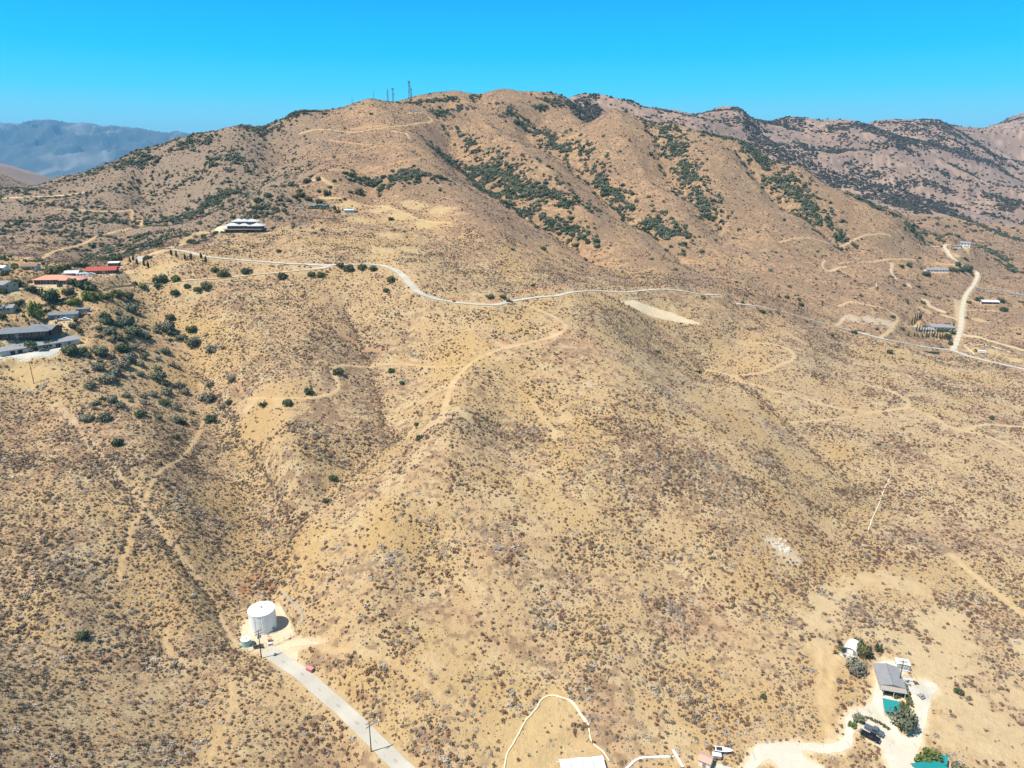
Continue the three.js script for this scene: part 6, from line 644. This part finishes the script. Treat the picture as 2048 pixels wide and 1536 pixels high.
{ // house with the wavy roof, its hedge and the pale shed
  const t = thing('house', 'low house with wavy blue grey roof and solar panels', 'house', AT.house2, .08, undefined, padY.house2); part(t, 'walls', boxG(18, 3.4, 9, 0, -.6, 0), M.greyWall);
  const prof = []; for (let i = 0; i <= 20; i++) { const x = -10.5 + i * 1.05; prof.push([x, 3.4 + Math.cos(x * .55) * .55]); } for (let i = 20; i >= 0; i--) { const x = -10.5 + i * 1.05; prof.push([x, 3.15 + Math.cos(x * .55) * .55]); } const roof = part(t, 'roof', extr(prof, 11), M.blueRoof);
  for (let i = 0; i < 4; i++) part(roof, 'solar_panel', boxG(1.7, .08, 3.4, 1.4 + i * 1.9, 4.15, -1.5, 0, .08), M.solar); for (let i = 0; i < 5; i++) opening(t, 'window', 'f', 18, 9, -7 + i * 3.4, 2, 1.5, .8); opening(t, 'door', 'f', 18, 9, 8, 1, 2.1, .02);
  const hg = thing('hedge', 'light green hedge in front of the wavy roofed house', 'hedge', [AT.house2[0] + 2, AT.house2[1] + 11], .05); for (let i = 0; i < 8; i++) { const c = mesh('clump', BUSH[i % 6], greenMats.bright[i % 2], hg); c.position.set(-9.5 + i * 2.7, 0, 0); c.scale.set(2, 1.7, 1.8); c.rotation.y = i; }
  building({ name: 'metal_shed', label: 'pale blue metal shed on the dry hilltop field', cat: 'shed', at: AT.shed2, yaw: .35, w: 9.5, d: 5, h: 2.8, rise: .8, over: .2, wall: M.blueWall, top: M.metalRoof, doors: [['f', -2, 2.4, 2.2, M.blueWall], ['f', 2.4]] });
  bush('garden_tree', 'dark tree between the wavy roofed house and pale shed', 'tree', (AT.house2[0] * .35 + AT.shed2[0] * .65), AT.shed2[1] - 5, 3.2, 'dark'); bush('garden_tree', 'slender tree at the corner of the wavy roofed house', 'tree', AT.house2[0] + 16, AT.house2[1] + 4, 2.3, 'dark', undefined, 1.5);
}
// --- houses along the valley road
{
  building({ name: 'house', label: 'grey roofed house behind a row of slender cypresses', at: AT.cyph, yaw: -.2, w: 22, d: 11, h: 3.2, roof: 'hip', rise: 2, over: .9, wall: M.whiteWall, top: M.greyRoof, wins: row('f', 6, 18, 1.8, 1.3, .9), doors: [['f', 1.8]], y: padY.cyph });
  building({ name: 'house_wing', label: 'long low grey roofed wing behind the cypress row', at: AT.cyph2, yaw: -.1, w: 16, d: 8, h: 2.8, rise: 1.3, over: .6, wall: M.whiteWall, top: M.greyRoof, wins: row('f', 4, 12), doors: [['f', 0]], y: padY.cyph });
  const p = thing('swimming_pool', 'turquoise swimming pool beside the tall cypresses', 'pool', AT.pool, -.15, undefined, padY.cyph); part(p, 'deck', boxG(12, .2, 8, 0, -.05, 0), M.concrete); part(p, 'water', boxG(7, .1, 3.4, -.5, .11, 0), M.water); part(p, 'coping', mergeGeometries([boxG(7.4, .12, .25, -.5, .14, 1.8), boxG(7.4, .12, .25, -.5, .14, -1.8), boxG(.25, .12, 3.4, 3.1, .14, 0), boxG(.25, .12, 3.4, -4.1, .14, 0)]), M.whiteWall);
  building({ name: 'house', label: 'long white house with trees above the valley road', at: AT.longwhite, yaw: -.1, w: 27, d: 9, h: 3.2, rise: 1.6, over: .7, wall: M.whiteWall, top: M.greyRoof, wins: row('f', 7, 22, 1.6, 1.3, .9), doors: [['f', -1.9], ['f', 9.2, 4, 2.4, M.garageDoor]] });
  building({ name: 'house', label: 'white two storey house on the knoll above the valley', at: AT.white2, yaw: -.6, w: 13, d: 10, h: 6.2, rise: 2, over: .6, wall: M.whiteWall, top: M.greyRoof, wins: [...row('f', 3, 8, 1.6, 1.4, .9), ...row('f', 3, 8, 1.6, 1.4, 3.9), ...row('r', 2, 4, 1.2, 1.3, 3.9)], doors: [['f', 2, 1, 2.1]], y: padY.white2 });
  building({ name: 'garage', label: 'low grey garage left of the white two storey house', cat: 'garage', at: AT.white2b, yaw: -.25, w: 12, d: 8, h: 3, rise: 1.4, over: .5, wall: M.greyWall, top: M.slateRoof, doors: [['f', -2.6, 3.6, 2.4, M.garageDoor], ['f', 2.6, 3.6, 2.4, M.garageDoor]], y: padY.white2 });
  building({ name: 'house', label: 'low pale roofed house between two dark trees', at: AT.lowhouse, yaw: -.15, w: 18, d: 9, h: 3, rise: 1.3, over: .7, wall: M.brownWall, top: M.whiteRoof, wins: row('f', 4, 13, 1.7, 1.3, .8), doors: [['f', 2], ['l', 0, 3, 2.2, M.garageDoor]] });
  const t = thing('travel_trailer', 'white travel trailer on the bare dirt lot', 'trailer', AT.lot_trailer, -.4); part(t, 'body', extr([[-3.2, .6], [-3.3, 2.7], [2.9, 2.8], [3.4, 1.8], [3.2, .6]], 2.2, .08), M.whiteVehicle); for (const x of [-1.8, .2, 1.9]) part(t, 'window', boxG(.9, .6, .06, x, 1.6, 1.2), M.glass); part(t, 'door', boxG(.7, 1.8, .06, -.8, .7, 1.2), M.frame); part(t, 'hitch', barG([3.2, .6, 0], [4.4, .5, 0], .06), M.steel); for (const s of [-1, 1]) part(t, 'wheel', cylG(.36, .36, .24, -.2, .36, s * 1 - .12, 14, Math.PI / 2), M.tyre);
  const k = thing('tractor', 'yellow tractor loader on the bare dirt lot', 'tractor', AT.lot_tractor, .6); part(k, 'chassis', boxG(3.2, .6, 1.2, 0, .8, 0), M.yellow); part(k, 'hood', boxG(1.5, .7, 1, .9, 1.3, 0), M.yellow); part(k, 'cab', boxG(1.3, 1.5, 1.4, -.6, 1.35, 0), M.glass); part(k, 'cab_roof', boxG(1.6, .12, 1.6, -.6, 2.85, 0), M.yellow); part(k, 'bucket', boxG(.7, .7, 2, 2.7, .2, 0, 0, 0, .4), M.yellow); for (const s of [-1, 1]) { part(k, 'lift_arm', barG([-.1, 1.6, s * .75], [2.5, .6, s * .75], .1), M.yellow); part(k, 'rear_wheel', cylG(.75, .75, .4, -.9, .75, s * .85 - .2, 18, Math.PI / 2), M.tyre); part(k, 'front_wheel', cylG(.5, .5, .35, 1.1, .5, s * .8 - .17, 16, Math.PI / 2), M.tyre); }
  const hg = thing('hedge', 'dark green hedge at the road junction', 'hedge', AT.hedge, -.25); for (let i = 0; i < 6; i++) { const c = mesh('clump', BUSH[i], greenMats.dark[i % 2], hg); c.position.set(-5.5 + i * 2.2, 0, (i % 2) * .5); c.scale.set(1.9, 1.7, 1.7); c.rotation.y = i * 1.3; }
  // slender cypresses
  const cyp = [1, 2, 3].map((s) => { const R = rng(800 + s), g = foliage(850 + s, { n: 150, ry: 1, leaf: .3, lumps: 4, open: .3, tint: .5 }), p = g.attributes.position; for (let i = 0; i < p.count; i++) { const y = Math.max(0, Math.min(1, p.getY(i) / 1.15)), taper = (1 - y) ** .55 * 1.05 * (.55 + .45 * smooth(0, .12, y)); p.setXYZ(i, p.getX(i) * taper, y * 1.0, p.getZ(i) * taper); } g.translate(0, .03, 0); return g; });
  const cTrunk = cylG(.14, .08, .9, 0, -.05, 0, 6); let n = 0;
  const cypress = ([x, z], h, r, label, group, tone = 'dark') => { const t = new THREE.Group(); t.name = numbered('cypress'); scene.add(t); t.position.set(x, G(x, z), z); t.rotation.y = n; t.scale.set(r, h, r); mesh('crown', cyp[n % 3], greenMats[tone][n % 2], t); mesh('trunk', cTrunk, M.bark, t); n++; tag(t, label, 'cypress', group); };
  for (const p of CYP.front) cypress(p, 6.5 + h2(n, 1) * 1.5, .95, 'slender dark cypress in the row before the grey roofed house', 'cypress row before the grey roofed house');
  for (const p of CYP.tall) cypress(p, 9.5 + h2(n, 1) * 2, 1.1, 'tall dark cypress in the clump behind the swimming pool', 'tall cypresses behind the pool');
  for (const p of CYP.side) cypress(p, 6 + h2(n, 1) * 2, 1.1, 'dark cypress lining the drive beside the valley road', 'cypresses lining the drive');
  for (const p of CYP.low) cypress(p, 3.4 + h2(n, 1) * 1.4, 1.3, 'small rounded conifer on grass below the cypress row', 'small conifers below the cypress row', 'olive');
  for (const p of CYP.roadside) cypress(p, 4.2 + h2(n, 1) * 2.2, 1.5, 'young pointed pine beside the upper ridge road', 'young pines by the upper road');
}
// --- masts on the summit and pylons in the valley
function mast(at, label, h, w, gear, cat = 'tower', name = 'lattice_tower', group) {
  const t = thing(name, label, cat, at, .4, group, G(...at) - 1), top = w * .35, br = [], N = Math.round(h / 3);
  const at_ = (k, y) => { const s = mix(w, top, y / h) / 2; return [[-s, y, -s], [s, y, -s], [s, y, s], [-s, y, s]][k]; };
  for (let k = 0; k < 4; k++) part(t, 'leg', barG(at_(k, 0), at_(k, h), .16, 5), M.towerSteel);
  for (let i = 0; i < N; i++) for (let k = 0; k < 4; k++) { const a = i * h / N, b = (i + 1) * h / N; br.push(barG(at_(k, a), at_((k + 1) % 4, b), .07, 3), barG(at_(k, b), at_((k + 1) % 4, b), .07, 3)); } part(t, 'bracing', mergeGeometries(br), M.towerSteel); gear(t, h); return t;
}
M.towerSteel = std(lin(.16, .17, .19), .6, { metalness: .4 });
const dish = (t, x, y, z, r = .9) => part(t, 'dish', (() => { const g = cylG(r, r * .9, .5, 0, 0, 0, 16, Math.PI / 2); g.translate(x, y, z); return g; })(), M.greyWall), panel = (t, x, y, z) => part(t, 'antenna', boxG(.4, 2.4, .3, x, y, z), M.charcoal), whip = (t, y, l) => part(t, 'whip', cylG(.08, .04, l, 0, y, 0, 6), M.towerSteel);
mast(AT.tower1, 'tallest lattice radio mast on the summit with many antennas', 29, 3.4, (t, h) => { for (let i = 0; i < 6; i++) panel(t, Math.cos(i) * 1.9, h - 3.4, Math.sin(i) * 1.9); dish(t, 1.4, h - 9, 1.2, 1.2); dish(t, -1.4, h - 6, 1.2, 1); dish(t, 1.6, h - 13, 1.2, 1.3); dish(t, -1.3, h - 17, 1.4, 1.1); whip(t, h, 3); });
mast(AT.tower2, 'lattice mast with round dish cluster at its top', 22, 2.2, (t, h) => { for (let i = 0; i < 5; i++) panel(t, Math.cos(i * 1.25) * 1.7, h - 1.6, Math.sin(i * 1.25) * 1.7); dish(t, 1.2, h - 9, 1, 1.1); });
mast(AT.tower3, 'thin pale lattice mast with a bare top', 20, 2, (t, h) => { whip(t, h, 2.5); dish(t, .9, h - 8, .8, .7); });
mast(AT.tower6, 'short slender mast next to the tallest radio mast', 15, 1.4, (t, h) => { dish(t, .5, h - 1, .6, .9); whip(t, h, 2); });
const pip = (at, label, h) => { const t = thing('antenna_mast', label, 'mast', at, 0); part(t, 'pole', cylG(.35, .2, h, 0, -1, 0, 8), M.towerSteel); part(t, 'whip', cylG(.1, .05, 4, 0, h - 1, 0, 6), M.towerSteel); part(t, 'crossbar', boxG(2, .2, .2, 0, h - 3, 0), M.towerSteel); };
pip(AT.tower4, 'single pole antenna on the ridge left of the masts', 11); pip(AT.tower5, 'lowest pole antenna farthest down the ridge', 13);
building({ name: 'equipment_hut', label: 'white equipment hut below the radio masts', cat: 'hut', at: AT.hut, yaw: .2, w: 13, d: 5, h: 3, roof: 'flat', over: .3, wall: M.whiteWall, top: M.whiteRoof, doors: [['f', -3], ['f', 3]], wins: [['f', 0]] });
for (const n of ['pylon1', 'pylon2', 'pylon3', 'pylon4']) mast(AT[n], n < 'pylon3' ? 'steel power pylon in the far right valley' : 'steel power pylon on the far hillside', 40, 7, (t, h) => { for (const y of [h - 3, h - 10, h - 17]) part(t, 'crossarm', mergeGeometries([barG([-8, y, 0], [8, y, 0], .2, 4), barG([-8, y, 0], [0, y + 2.4, 0], .12, 4), barG([8, y, 0], [0, y + 2.4, 0], .12, 4)]), M.towerSteel); }, 'pylon', 'power_pylon', n < 'pylon3' ? 'pylons in the far valley' : 'pylons on the far hillside');
scene.traverse((o) => { if (o.isMesh) { o.castShadow = true; o.receiveShadow = true; } });
renderer.render(scene, camera);
